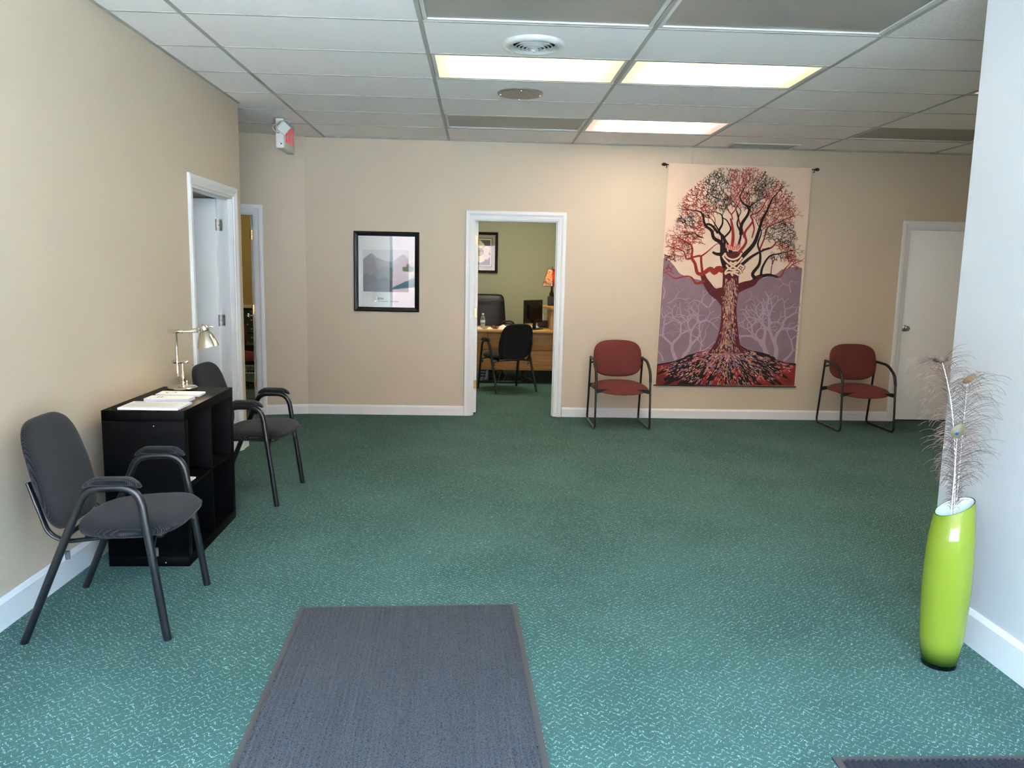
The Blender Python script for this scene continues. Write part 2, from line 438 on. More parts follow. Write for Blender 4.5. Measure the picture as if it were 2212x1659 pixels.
def leaf(root, hx, hy, ang, w, h, hinge_mat, zs, knob=None, hsign=1, knobm=None, barrel=(0, 0)):
    """leaf hinged at (hx,hy), running along local +x of its own frame rotated by ang; thickness to -y"""
    o = MB().box(0, w, -.038, 0, .012, h-.022).obj('door_leaf', DOORW, root, bevel=.002, smooth=30)
    o.location = (hx, hy, 0); o.rotation_euler = (0, 0, ang)
    for z in zs:
        hg = MB().box(-.0035, 0.0005, -.034, -.003, z-.045, z+.045).obj('hinge', hinge_mat, o)
        hg.location = (0, 0, 0)
        mb = MB()
        for k in range(3):
            mb.lathe([(0, -.045+k*.031), (.0055, -.044+k*.031), (.0055, -.017+k*.031), (0, -.016+k*.031)], 10, (barrel[0], barrel[1], z))
        mb.obj('hinge_barrel', hinge_mat, hg, smooth=30)
        mb = MB()
        for dz in (-.03, 0, .03): mb.lathe([(0, -.0045), (.004, -.0045), (.004, -.003), (0, -.003)], 8, (0, -.018+.006*(dz == 0), z+dz), 'x')
        mb.obj('screw', BLACKP, hg)
    if knob:
        kx, kz, sides = knob
        for s in sides:
            y0 = 0 if s > 0 else -.038
            mb = MB().lathe([(0, 0), (.032, 0), (.032, .004*1), (.026, .008), (.013, .012), (.011, .03), (.018, .036), (.027, .046), (.027, .058), (.02, .066), (0, .068)] if s > 0 else
                            [(0, 0), (.032, 0), (.032, -.004), (.026, -.008), (.013, -.012), (.011, -.03), (.018, -.036), (.027, -.046), (.027, -.058), (.02, -.066), (0, -.068)], 20, (kx, y0, kz), 'y')
            mb.obj('knob', knobm or STEEL, o, smooth=40)
    return o

# door 1 in the left wall: local x -> world -y?  use frame rotated so that local x runs +y... room on +x
d1 = struct('door_1', (XL, D1[1], 0), -PI/2, label='white door standing open in the left wall beside the black shelf')
# rot -90: local x -> world -y, local y -> world +x ; flip so the room is on local -y: use +90 from the near jamb instead
d1.location = (XL, D1[0], 0); d1.rotation_euler = (0, 0, PI/2)   # local x -> +y, local y -> -x (into the wall), room on local -y
door_frame(d1, D1[1]-D1[0], DH, .12)
w1 = D1[1]-D1[0]
leaf(d1, w1-.057, .118, PI/2, .83, DH, STEEL, (.31, 1.06, 1.80), knob=(.77, .95, (1, -1)), barrel=(-.006, .004))
# exposed hinge leaves on the far jamb
for z in (.31, 1.06, 1.80):
    hg = MB().box(w1-.0195, w1-.0165, .080, .116, z-.045, z+.045).obj('jamb_hinge', STEEL, d1)
    mb = MB()
    for dz, dy in ((-.03, .09), (0, .105), (.03, .09)): mb.lathe([(0, -.0035), (.0035, -.0035), (.0035, 0), (0, 0)], 8, (w1-.0195, dy, z+dz), 'x')
    mb.obj('screw', BLACKP, hg)

# door 2 in the angled wall
d2 = struct('door_2', (C0.x-math.cos(ANG)*S2[1], C0.y-math.sin(ANG)*S2[1], 0), ANG, label='white door standing open in the angled wall')
w2 = S2[1]-S2[0]
door_frame(d2, w2, DH, .12)
leaf(d2, w2-.052, .120, PI/2+math.radians(2.5), .77, DH, BRASS, (.31, 1.06, 1.80), knob=(.71, .95, (1, -1)), knobm=NICKEL, barrel=(-.004, .004))

# door 3, the office doorway
d3 = struct('door_3', (D3[0], YB, 0), 0, label='white door standing open to the green office')
w3 = D3[1]-D3[0]
door_frame(d3, w3, DH, .12)
l3 = leaf(d3, .019, .125, PI/2, .82, DH, BRASS, (.31, 1.06, 1.80), knob=(.76, .95, (1,)), barrel=(-.004, -.040))
# door 4, closed
d4 = struct('door_4', (D4[0], YB, 0), 0, label='closed white door with round knob right of burgundy chair')
w4 = D4[1]-D4[0]
door_frame(d4, w4, DH, .12)
o4 = leaf(d4, .018, .068, 0, w4-.036, DH, STEEL, (), knob=(.045, .985, (-1,)))

# ---- storefront behind the camera
sf = struct('window_1', label='white framed storefront glazing')
ALU = mat('white aluminium', '#dfe1e0', .4)
xs = [XL, .62, 1.0, 2.0, 2.4, XR]
for x in (XL+.03, .62, 1.0, 2.02, 2.42, XR-.03): MB().box(x-.03, x+.03, YF-.05, YF+.02, 0, 2.62).obj('mullion', ALU, sf)
for x0, x1 in ((XL+.06, .59), (.65, .97), (1.03, 1.99), (2.05, 2.39), (2.45, XR-.06)):
    MB().box(x0, x1, YF-.05, YF+.02, 0, .12).obj('sill', ALU, sf)
    MB().box(x0, x1, YF-.05, YF+.02, 2.56, 2.62).obj('head', ALU, sf)
    MB().box(x0, x1, YF-.022, YF-.016, .12, 2.56).obj('pane', PANE, sf)
MB().box(XL-.12, XR+.13, YF-.05, YF+.02, 2.62, H+.2).obj('wall_front', TAN, kind='structure')
LEAFG = mat('green vinyl', '#9bbf3c', .5); CYAN = mat('light blue vinyl', '#7fd0ea', .5)
for k, (cx, cz, a, L) in enumerate(((-.09, 1.55, 2.5, .17), (.09, 1.57, .55, .16), (.02, 1.62, 1.55, .18))):
    mb = MB(); n = 10; top = []; bot = []
    for j in range(n+1):
        t = j/n; w = math.sin(PI*t)*.05; dx = math.cos(a)*t*L; dz = math.sin(a)*t*L
        top.append((.0+dx-math.sin(a)*w, YF-.012, 1.45+dz+math.cos(a)*w)); bot.append((.0+dx+math.sin(a)*w, YF-.012, 1.45+dz-math.cos(a)*w))
    mb.grid([top, bot]); mb.obj('leaf_decal', LEAFG, sf)
mb = MB(); top = []; bot = []
for j in range(15):
    t = j/14; x = -.36+t*.85; top.append((x, YF-.012, 1.08+.28*math.sin(t*PI*.55))); bot.append((x, YF-.012, 1.08-.02+.10*t))
mb.grid([top, bot]).obj('swoosh_decal', CYAN, sf)
# brick front across the street, distance and height shaped to dim low daylight
def brick():
    m = bpy.data.materials.new('red brick'); m.use_nodes = True; t = NT(m); b = t.n['Principled BSDF']
    br = t.new('ShaderNodeTexBrick'); br.inputs['Scale'].default_value = 4.0
    br.inputs['Color1'].default_value = (*lin('#8a6054'), 1); br.inputs['Color2'].default_value = (*lin('#7c5448'), 1); br.inputs['Mortar'].default_value = (*lin('#9a9088'), 1)
    t.l.new(t.mapping(t.coord(), (1, 1, 1), (PI/2, 0, 0)), br.inputs['Vector']); t.l.new(br.outputs[0], b.inputs['Base Color']); b.inputs['Roughness'].default_value = .9
    return m
MB().box(-16, 20, -16.5, -16, -.1, 6.5).obj('wall_across_street', brick(), kind='structure')

# ---- ceiling: slab, tiles, tees
ceil = MB().box(-3.3, 7.45, YF-.05, 9.0, H+.2, H+.3).obj('ceiling', mat('dark plenum', '#8a8880', .9), kind='structure')
LIT = {(1, 1): 'tube', (2, 1): 'tube', (2, 4): 'pink', (4, 1): 'pink', (1, -1): 'off', (2, -1): 'off', (1, 4): 'off', (4, 4): 'off',
       (1, -5): 'off', (2, -5): 'off'}
ROUGHT = {(3, -1), (2, 2), (3, 3), (3, -2)}
cache = {}
def tile_mesh(w, d):
    k = (round(w, 3), round(d, 3))
    if k not in cache:
        cache[k] = MB().box(-w/2, w/2, -d/2, d/2, 0, .016).mesh('ceiling_tile')
    return cache[k]
XMIN, XMAX = -3.2, 7.3
for i in range(-3, 6):
    for j in range(-9, 7):
        x0, x1 = i*2*G, (i+1)*2*G; y0, y1 = j*G, (j+1)*G
        y0 = max(y0, YF+.02); y1 = min(y1, YB); x0 = max(x0, XMIN); x1 = min(x1, XMAX)
        if y1-y0 < .01 or x1-x0 < .05: continue
        if i < 0:
            if y1 <= 2.218 or i < -1:
                if y1 <= 2.218 and i == -1: x0 = XL-.005
                elif y1 <= 2.218: continue
            elif y0 < 2.218: y0 = y0
        if x0 >= XR-.01 and y1 <= -1.0: continue
        if i == 2 and y1 <= -1.0: x1 = min(x1, XR)
        if (i, j) in LIT: continue
        me = tile_mesh(x1-x0-.006, y1-y0-.006)
        rt = (i, j) in ROUGHT
        if rt: me = me.copy(); me.materials.clear(); me.materials.append(TILER)
        link('ceiling_tile', me, TILE, ceil, loc=((x0+x1)/2, (y0+y1)/2, H+.0035))
def tee(name, b): MB().box(*b).obj(name, TEE, ceil)
for i in range(-2, 6):
    x = i*2*G
    ya = YF+.02 if 0 <= i <= 2 else (2.218 if i < 0 else -1.0)
    tee('main_runner', (x-.012, x+.012, ya, YB, H, H+.0035))
for j in range(-8, 7):
    y = j*G
    for i in range(-3, 6):
        x0, x1 = i*2*G+.012, (i+1)*2*G-.012
        x0 = max(x0, XMIN); x1 = min(x1, XMAX)
        if i < 0:
            if y < 2.218:
                if i == -1: x0 = XL
                else: continue
        if y < -1.0:
            if i >= 3: continue
            if i == 2: x1 = min(x1, XR)
        tee('cross_tee', (x0, x1, y-.0075, y+.0075, H+.0005, H+.0035))
MB().box(XL, XL+.022, YF+.02, 2.218, H, H+.0035).obj('wall_angle', TEE, ceil)
MB().box(-.2, 7.3, YB-.022, YB, H, H+.0035).obj('wall_angle', TEE, ceil)
MB().box(1.02, 3.6, YB+.12, 7.6, H, H+.02).obj('ceiling_office', mat('white ceiling', '#cfcdc8', .9), kind='structure')
MB().box(-3.2, .85, 3.2, 7.1, H+.04, H+.06).obj('ceiling_den', MATS['white ceiling'], kind='structure')
MB().box(-3.2, XL-.12, 0, 2.098, H, H+.02).obj('ceiling_side_room', MATS['white ceiling'], kind='structure')

# ================================================================== CEILING FIXTURES
def troffer(i, j, kind, label):
    cx, cy = (i+.5)*2*G, (j+.5)*G
    t = thing('ceiling_light', label, 'ceiling light', (cx, cy, H), group='recessed ceiling lights')
    w, d = G-.014, G/2-.010
    fm = TEEW
    f = .022
    for (a, b, c, e) in ((-w, -w+f, -d, d), (w-f, w, -d, d), (-w+f, w-f, -d, -d+f), (-w+f, w-f, d-f, d)):
        MB().box(a, b, c, e, .0036, .035).obj('frame', fm, t)
    MB().box(-w+f, w-f, -d+f, d-f, .012 if kind == 'off' else .006, .018 if kind == 'off' else .012).obj('lens', LENS[kind], t)
    MB().box(-w, w, -d, d, .036, .11).obj('housing', WHITEP, t)
    return t
LL = {(1, 1): 'lit yellowish ceiling light between round air diffuser and flat round grille',
      (2, 1): 'lit yellowish ceiling light next to the one by the diffuser',
      (2, 4): 'lit pinkish white ceiling light near wall hanging',
      (4, 1): 'lit pinkish ceiling light mostly hidden by pale partition wall',
      (1, -1): 'unlit grey ceiling light in front of round air diffuser',
      (2, -1): 'unlit grey ceiling light beside rough fissured tile',
      (1, 4): 'unlit grey ceiling light above office doorway',
      (4, 4): 'unlit grey ceiling light near closed white door',
      (1, -5): 'unlit grey ceiling light near the storefront', (2, -5): 'unlit grey ceiling light near the storefront partition side'}
for k, v in LIT.items(): troffer(*k, v, LL[k])

# round louvered diffuser
t = thing('air_diffuser', 'round white louvered air diffuser set in ceiling tile', 'vent', (1.83, .345, H))
MB().lathe([(.178, .0035), (.176, -.006), (.165, -.016), (.150, -.021), (.138, -.020), (.128, -.012), (.122, .004)], 48).obj('rim', TEEW, t, smooth=50)
for k, r in enumerate((.112, .092, .072, .052, .033)):
    zb = -.020-.0035*k
    MB().lathe([(r, zb), (r-.010, zb+.013), (r-.012, zb+.012), (r-.003, zb-.001), (r, zb)], 40).obj('louver', TEEW, t, smooth=40)
for k in range(4):
    a = PI/4+k*PI/2; c, s = math.cos(a), math.sin(a)
    MB().tube([(c*.02, s*.02, -.022), (c*.125, s*.125, -.010)], .0035, 6).obj('spoke', TEEW, t)
MB().lathe([(0, -.042), (.010, -.042), (.014, -.037), (.014, -.015), (0, -.015)], 16).obj('screw_hub', TEEW, t, smooth=40)
MB().lathe([(0, .003), (.121, .003)], 32).obj('duct_shade', mat('dark duct', '#0c0c0b', .9), t)  # near black disc stands in for the shade above the louvers
# flat round grille
t = thing('round_grille', 'flat round perforated grey grille in ceiling behind lit light', 'grille', (1.815, 1.575, H))
MB().lathe([(.166, .0035), (.166, -.004), (.160, -.009), (.150, -.011)], 48).obj('rim', mat('grey perforated steel', '#8f8c82', .35, metal=.6), t, smooth=50)
MB().lathe([(.150, -.011), (.075, -.013), (0, -.013)], 48).obj('perforated_plate', mat('grey perforated steel', '#8f8c82', .35, metal=.6), t, smooth=50)
for a in range(4):
    c, s = math.cos(a*PI/2), math.sin(a*PI/2)
    MB().lathe([(0, -.015), (.005, -.015), (.006, -.011), (0, -.011)], 10, (c*.142, s*.142, 0)).obj('screw', STEEL, t)
# rectangular vent near the back wall
t = thing('ceiling_vent', 'rectangular white slotted ceiling vent above wall hanging', 'vent', (4.29, 3.54, H))
for b in ((-.33, .33, -.145, -.125), (-.33, .33, .125, .145), (-.33, -.31, -.125, .125), (.31, .33, -.125, .125)): MB().box(*b, -.006, .003).obj('frame', TEEW, t)
for k in range(4):
    x = -.31+.62*(k+.0)/4
    MB().box(x+.004, x+.151, -.125, .125, -.0015, .003).obj('grille_panel', mat('light grey vent', '#a9a79f', .5), t)
    for q in range(5):
        MB().box(x+.012, x+.143, -.11+q*.05, -.075+q*.05, -.004, -.0015).obj('slat', MATS['light grey vent'], t)
# hanging wire loop
pts = [(3.646, YB-.02, H), (3.645, YB-.02, H-.06), (3.642, YB-.02, H-.10)]
for k in range(13):
    a = -PI/2+2*PI*k/12; pts.append((3.652+.008*math.cos(a+PI), YB-.02, H-.125-.03*math.sin(a)*-1 - .0))
MB().tube(pts, .0018, 6).obj('wire_loop', mat('pale wire', '#b9ae9c', .5), label='thin pale wire with loop hanging from ceiling edge', cat='wire')

# exit sign with emergency lamp, hung from the ceiling
t = thing('exit_sign', 'white exit sign with red letters and emergency lamp head under ceiling', 'exit sign', (-.186, 2.72, H))
box('housing', WHITEP, (-.034, .034, 0, .40, -.258, -.012), t, .006)
MB().lathe([(0, 0), (.055, 0), (.055, -.008), (.045, -.014), (0, -.014)], 24, (.0, .2, 0)).obj('canopy', WHITEP, t, smooth=40)
box('face_plate', mat('sign face', '#cfcfc6', .5), (.034, .037, .02, .38, -.245, -.02), t, .001)
box('test_button', BLACKP, (.006, .018, -.004, 0, -.228, -.216), t)
MB().lathe([(0, -.004), (.005, -.004), (.005, 0), (0, 0)], 10, (-.008, 0, -.222), 'y').obj('indicator', mat('pink indicator', '#f0c0b8', .4, emit=(.6, '#ff9080')), t)
RED = mat('red lit letters', '#c03a46', .4, emit=(.40, '#e8404e'))
def glyph(ch, y0, y1, z0, z1, s=.028):
    mb = MB(); P = lambda a, b: None
    def bar(ya, za, yb, zb):
        d = Vector((yb-ya, zb-za)).normalized(); n = Vector((-d.y, d.x))*s/2
        mb.prism([(ya+n.x, za+n.y), (ya-n.x, za-n.y), (yb-n.x, zb-n.y), (yb+n.x, zb+n.y)], lambda a, b, h: (h, a, b), .037, .0385)
    if ch == 'E':
        bar(y0+s/2, z0, y0+s/2, z1)
        for z in (z0+s/2, (z0+z1)/2, z1-s/2): bar(y0, z, y1, z)
    if ch == 'X': bar(y0+s/2, z0, y1-s/2, z1); bar(y0+s/2, z1, y1-s/2, z0)
    if ch == 'I': bar((y0+y1)/2, z0, (y0+y1)/2, z1)
    if ch == 'T': bar((y0+y1)/2, z0, (y0+y1)/2, z1); bar(y0, z1-s/2, y1, z1-s/2)
    mb.obj('letter_'+ch.lower(), RED, t)
for ch, a, b in (('E', .05, .12), ('X', .135, .215), ('I', .23, .26), ('T', .275, .355)): glyph(ch, a, b, -.20, -.06)
hd = link('lamp_head', None, None, t, loc=(.040, -.058, -.092), rot=(Vector((.55, -.60, -.50)).to_track_quat('-Y', 'Z') @ Matrix.Rotation(.5, 3, 'Y').to_quaternion()).to_euler())
hd2 = MB().lathe([(0, .05), (.025, .048), (.042, .03), (.048, .006), (.050, 0)], 20, (0, 0, 0), 'y').obj('lamp_shell', WHITEP, hd, smooth=50)
box('lamp_face', mat('clear lamp face', '#d9dbd4', .25), (-.048, .048, -.035, 0, -.045, .045), hd, .012)
MB().tube(fillet([(-.02, 0, -.055), (-.042, -.03, -.075), (-.045, -.06, -.11), (-.015, -.05, -.14), (-.005, 0, -.135)], .02), .004, 8).obj('lamp_bracket', WHITEP, t, smooth=50)

# ================================================================== CHAIRS
def black_chair(label):
    t = thing('armchair', label, 'chair', group='black fabric armchairs with padded arms')
    # side loops: rear leg, arm, front leg in one bent tube
    for s in (-1, 1):
        p = fillet([(-.252, s*.278, .0), (.008, s*.268, .622), (.205, s*.268, .628), (.292, s*.278, .0)], [.055, .085], 8)
        MB().tube(p, .0142, 12, flat=1.15, up=(0, s, 0)).obj('leg_frame', BLACKM, t, smooth=60)
        for fx, tx in ((-.252, -.244), (.292, .2905)):
            MB().tube([(fx, s*.278, 0), (tx, s*.278, .018)], .0155, 12).obj('foot_cap', BLACKP, t, smooth=60)
        # arm pad
        pd = pad(superell(.110, .026, 3.2), .020, .014, lambda a, b, h, s=s: (.107+a, s*.268+b, .648+h-.022*max(0, abs(a)-.065)/.045*abs(a)/.11), 5, 36)
        pd.obj('arm_pad', WEAVE, t, smooth=60)
        # seat rail bending up into the back bracket
        q = fillet([(.235, s*.205, .425), (-.105, s*.205, .388), (-.168, s*.205, .420), (-.232, s*.205, .63)], [.05, .06], 8)
        MB().tube(q, .008, 10, flat=1.9, up=(0, 0, 1)).obj('back_bracket', BLACKM, t, smooth=60)
        for bx, bz in ((.250, .352), (-.085, .345)):
            MB().tube([(bx, s*.240, bz+.016), (bx, s*.240, bz-.016)], .009, 10).obj('stacking_bumper', GREYP, t, smooth=60)
    for bx, bz in ((.248, .385), (-.09, .375)):
        MB().tube(fillet([(bx+(.0), -.27, bz+.0), (bx-.03, -.15, bz+.022), (bx-.03, .15, bz+.022), (bx, .27, bz)], .05), .010, 10).obj('cross_bar', BLACKM, t, smooth=60)
    # seat cushion
    def so(th):
        c, s = math.cos(th), math.sin(th); a, b = superell(.215, .248, 3.5)(th)
        return (a, b*(1-.14*max(0, -a)/.215))
    def sf_(a, b, h):
        z = .425+.012*math.cos(b*5)+a*.045
        if h > 0: z += -.05*max(0, (a-.10)/.115)**2*.6
        return (.118+a, b, z+h)
    pad(so, .046, .038, sf_, 8, 56, 3.2).obj('seat', WEAVE, t, smooth=60)
    box('seat_pan', BLACKP, (-.04, .26, -.19, .19, .392, .412), t, .006)
    # backrest
    def bo(th):
        c, s = math.cos(th), math.sin(th)
        a, b = superell(.232, .225, 3.9)(th)      # a across, b up
        return (a*(1-.10*max(0, b)/.225 - .03*max(0, -b)/.225), b)
    def bf(a, b, h):
        zz = b; tilt = .20
        x = -.212-.060*(b/.225) + .30*a*a + h
        return (x, a, .635+zz)
    pad(bo, .030, .028, bf, 8, 56, 3.0).obj('backrest', WEAVE, t, smooth=60)
    return t
bc = black_chair('black fabric armchair in front of black cube shelf, back against tan wall')
bc.location = (.010, -1.02, 0); bc.rotation_euler = (0, 0, math.radians(3.4))
b2 = copy_tree(bc); b2['label'] = 'black fabric armchair between black cube shelf and open white door'
b2.location = (.020, .815, 0); b2.rotation_euler = (0, 0, math.radians(-3.7))
b3 = copy_tree(bc); b3['label'] = 'black fabric armchair with its back turned, facing oak desk in office'
b3.location = (1.915, 5.535, 0); b3.rotation_euler = (0, 0, math.radians(115.3))

def sled_chair(label):
    """local +x is forward"""
    t = thing('sled_chair', label, 'chair', group='burgundy fabric sled base chairs')
    for s in (-1, 1):
        y = s*.265
        p = fillet([(-.175, s*.262, .655), (-.275, y, .012), (.275, y, .012), (.243, s*.262, .46), (.215, s*.262, .560), (.085, s*.258, .648), (-.175, s*.262, .655)], [.045, .05, .05, .045, .10], 8)
        MB().tube(p, .0105, 12, up=(0, 1, 0)).obj('leg_frame', BLACKM, t, smooth=60)
        q = fillet([(-.178, s*.262, .655), (.085, s*.258, .648), (.215, s*.262, .560), (.243, s*.262, .46)], [.10, .045], 8)
        MB().tube(q, .0135, 12, up=(0, 1, 0)).obj('armrest', BLACKP, t, smooth=60)
        # wedge brackets carrying the seat
        for xx in (.225, -.215):
            MB().prism([(s*.262, .345), (s*.262, .385), (s*.12, .392), (s*.12, .375)], lambda a, b, h, xx=xx: (xx+h, a, b), -.012, .012).obj('seat_bracket', BLACKM, t)
    def so(th):
        a, b = superell(.245, .275, 3.0)(th)
        return (a, b)
    def sfn(a, b, h):
        z = .395-.10*max(0, (a-.08)/.165)**2*.55-.9*b*b*(.35 if h > 0 else .5)+.0
        if h <= 0: z += .02*(abs(b)/.275)
        return (.03+a, b, z+h)
    pad(so, .052, .022, sfn, 8, 48).obj('seat', BURG, t, smooth=60)
    def bo(th):
        a, b = superell(.242, .165, 3.6)(th)
        return (a*(1+.05*(-b)/.165*0 - .02*b/.165), b - .022*(1-(a/.242)**2)*(b < 0) + .012*(1-(a/.242)**2)*(b > 0))
    def bf(a, b, h): return (-.150-.16*b+.35*a*a+h, a, .655+b)
    pad(bo, .030, .022, bf, 8, 56).obj('backrest', BURG, t, smooth=60)
    for s in (-1, 1):
        MB().tube([(-.17, s*.262, .60), (-.13, s*.215, .62)], .009, 8).obj('back_mount', BLACKM, t, smooth=60)
    return t
s1 = sled_chair('burgundy sled chair between office doorway and tree wall hanging')
s1.location = (2.932, 3.335, 0); s1.rotation_euler = (0, 0, -PI/2)
s2 = copy_tree(s1); s2['label'] = 'burgundy sled chair beside closed white door'
s2.location = (5.338, 3.337, 0); s2.rotation_euler = (0, 0, -PI/2)
s3 = copy_tree(s1); s3['label'] = 'burgundy sled chair seen through narrow open doorway by dotted green wallpaper'
s3.location = (-1.44, 5.52, 0); s3.rotation_euler = (0, 0, math.radians(-35))

# ================================================================== BLACK CUBE SHELF + LAMP + PAPERS
sh = thing('cube_shelf', 'black two by two cube shelf against tan wall', 'shelf', (-.080, -.103, 0), math.radians(1.0))
sw, sl, hh = .195, .397, .785
box('top_panel', SHELFB, (-sw, sw, -sl, sl, hh-.050, hh), sh, .0015)
box('bottom_panel', SHELFB, (-sw, sw, -sl, sl, 0, .050), sh, .0015)
for s in (-1, 1): box('side_panel', SHELFB, (-sw, sw, s*sl-(.05 if s > 0 else 0), s*sl+(.05 if s < 0 else 0), .0505, hh-.0505), sh, .0015)
box('divider', SHELFB, (-sw, sw, -.008, .008, .051, hh-.051), sh, .001)
for a, b in ((-sl+.0505, -.0085), (.0085, sl-.0505)): box('shelf_board', SHELFB, (-sw, sw-.002, a, b, .385, .401), sh, .001)
box('back_panel', SHELFB, (-sw+.002, -sw+.006, -sl+.051, sl-.051, .051, hh-.051), sh)
for (x, y) in ((.165, -.37), (.165, .37), (-.165, -.37), (-.165, .37)):
    MB().lathe([(0, .0015), (.006, .0015), (.007, 0), (0, 0)], 10, (x, y, hh)).obj('screw_cap', BLACKP, sh)
for (x, z) in ((.11, .71), (.08, .37), (.05, .20), (.14, .02)):
    MB().lathe([(0, -.0015), (.0022, -.0015), (.0022, 0), (0, 0)], 8, (x-.06, -sl, z), 'y').obj('dowel_mark', PAPER, sh)
# desk lamp
la = thing('desk_lamp', 'polished nickel adjustable desk lamp, lit, on black shelf', 'lamp', (-.128, .170, .785))
MB().lathe([(0, 0), (.078, 0), (.080, .004), (.080, .016), (.075, .021), (.066, .025), (.03, .031), (.012, .034), (0, .034)], 40).obj('base', NICKEL, la, smooth=40)
MB().lathe([(.011, .030), (.013, .034), (.011, .045), (.010, .052), (.012, .056), (.0105, .085), (.0068, .09), (.0062, .155)], 20, (.004, 0, 0)).obj('lower_post', NICKEL, la, smooth=40)
MB().lathe([(0, .03), (.004, .03), (.004, .048), (.006, .05), (.005, .056), (0, .057)], 12, (.028, -.01, 0)).obj('switch', NICKEL, la, smooth=40)
MB().lathe([(0, -.052), (.008, -.052), (.0105, -.046), (.0105, -.02), (.0095, -.018), (.0105, -.016), (.0105, .026), (.0095, .03), (.006, .034), (0, .034)], 16, (.0, 0, .160), 'x').obj('lower_joint', NICKEL, la, smooth=40)
MB().tube([(.034, -.0, .160), (.045, -.006, .158), (.058, -.012, .146), (.066, -.014, .144)], .0028, 8).obj('thumb_lever', NICKEL, la, smooth=50)
MB().lathe([(0, -.085), (.009, -.083), (.0105, -.07), (.0105, -.02), (.0065, -.012), (.0062, .0), (.0075, .028), (.0062, .032), (.0058, .16), (.0075, .162), (.0075, .172)], 16, (-.024, -.004, .160)).obj('upper_post', NICKEL, la, smooth=40)
MB().lathe([(0, -.045), (.0085, -.043), (.0095, -.038), (.0095, -.03), (.0105, -.028), (.0105, .035), (.009, .038), (.0065, .042), (.006, .12)], 16, (-.026, -.004, .332), 'x').obj('upper_joint', NICKEL, la, smooth=40)
arm = MB().tube([(.0, -.004, .333), (.05, -.003, .338), (.105, 0, .350)], .0065, 12); arm.obj('arm', NICKEL, la, smooth=50)
MB().lathe([(0, -.01), (.009, -.008), (.011, 0), (.009, .012), (0, .014)], 14, (.098, 0, .350), 'x').obj('elbow', NICKEL, la, smooth=50)
shd = link('shade', None, None, la, loc=(.130, 0, .352), rot=(0, math.radians(-11), 0))
MB().lathe([(0, .024), (.006, .024), (.009, .018), (.020, .016), (.024, .010), (.025, -.016), (.022, -.020)], 28).obj('socket_cap', NICKEL, shd, smooth=40)
MB().lathe([(.022, -.018), (.030, -.026), (.042, -.048), (.051, -.072), (.057, -.098), (.059, -.108), (.0575, -.108), (.0555, -.098), (.0495, -.072), (.0405, -.048), (.0285, -.027), (.0, -.022)], 36).obj('reflector', NICKEL, shd, smooth=50)
MB().lathe([(0, -.03), (.014, -.034), (.022, -.052), (.024, -.066), (.016, -.084), (0, -.092)], 20).obj('bulb', mat('lit bulb', '#fff4e0', .4, emit=(14, '#ffd9a8')), shd, smooth=50)
MB().tube([(.024, 0, .0), (.04, 0, .004), (.052, .004, -.002)], .0045, 10).obj('tilt_knob', NICKEL, shd, smooth=50)
lt = bpy.data.lights.new('bulb_glow', 'POINT'); lt.energy = 3.0; lt.color = (1, .82, .62); lt.shadow_soft_size = .02
lo = bpy.data.objects.new('bulb_glow', lt); COL.objects.link(lo); lo.parent = shd; lo.location = (0, 0, -.098)

def paper_stack(label, corners, z, th, lines, logo=False):
    cx = sum(p[0] for p in corners)/4; cy = sum(p[1] for p in corners)/4
    t = thing('paper_stack', label, 'papers', (cx, cy, z))
    loc = [(p[0]-cx, p[1]-cy) for p in corners]
    MB().prism(loc, lambda a, b, h: (a, b, h), 0, th).obj('sheets', mat('stacked paper', '#e6e4ea', .75, var=(200, .05)), t)
    top = MB(); e = .004
    def bil(u, v):
        a, b, c, d = loc
        return ((a[0]*(1-u)+b[0]*u)*(1-v)+(d[0]*(1-u)+c[0]*u)*v, (a[1]*(1-u)+b[1]*u)*(1-v)+(d[1]*(1-u)+c[1]*u)*v)
    MB().prism([bil(.005, .01), bil(.995, .01), bil(.995, .99), bil(.005, .99)], lambda a, b, h: (a, b, h), th+.0002, th+.0006).obj('top_sheet', PAPER, t)
    mb = MB()
    for (u0, u1, v0, v1) in lines:
        q = [bil(u0, v0), bil(u1, v0), bil(u1, v1), bil(u0, v1)]; mb.poly([(a, b, th+.0009) for a, b in q])
    if mb.v: mb.obj('print', INK, t)
    if logo:
        mb = MB(); c = bil(.28, .55)
        mb.lathe([(.020, th+.0009), (.030, th+.0009)], 24, (c[0], c[1], 0)); mb.obj('emblem', INK, t)
    return t
L1 = [(.08+.0*k, .55+.08*(k % 3), .85-.085*k, .87-.085*k+.01) for k in range(8)]
paper_stack('large pale paper stack nearest the shelf edge by the front armchair', [(-.200, -.480), (.088, -.482), (.088, -.290), (-.205, -.288)], .785, .010, [(.06, .25, .83, .88)]+[(.06, .9-.07*(k % 3), .74-.085*k, .755-.085*k) for k in range(7)])
paper_stack('small pale paper stack with a thick edge, middle one on black shelf', [(-.175, -.240), (.050, -.240), (.050, -.140), (-.175, -.132)], .785, .016, [(.22, .26, .3, .7), (.30, .34, .3, .7)])
paper_stack('small pale paper stack with round emblem beside lamp base', [(-.190, -.058), (.043, -.060), (.038, .055), (-.198, .060)], .785, .010, [(.45, .88, .5, .53), (.45, .8, .35, .38)], True)
ps = MB().prism([(-.10, -.11), (.085, -.11), (.085, .02), (-.10, .04)], lambda a, b, h: (a, b, h+.0+abs(a)*.05*0), 0, .006).obj('paper_sheets', PAPER)
ps.location = (.014, -.325, .402); tag(ps, 'loose white sheets lying inside upper cubby of black shelf', 'papers')

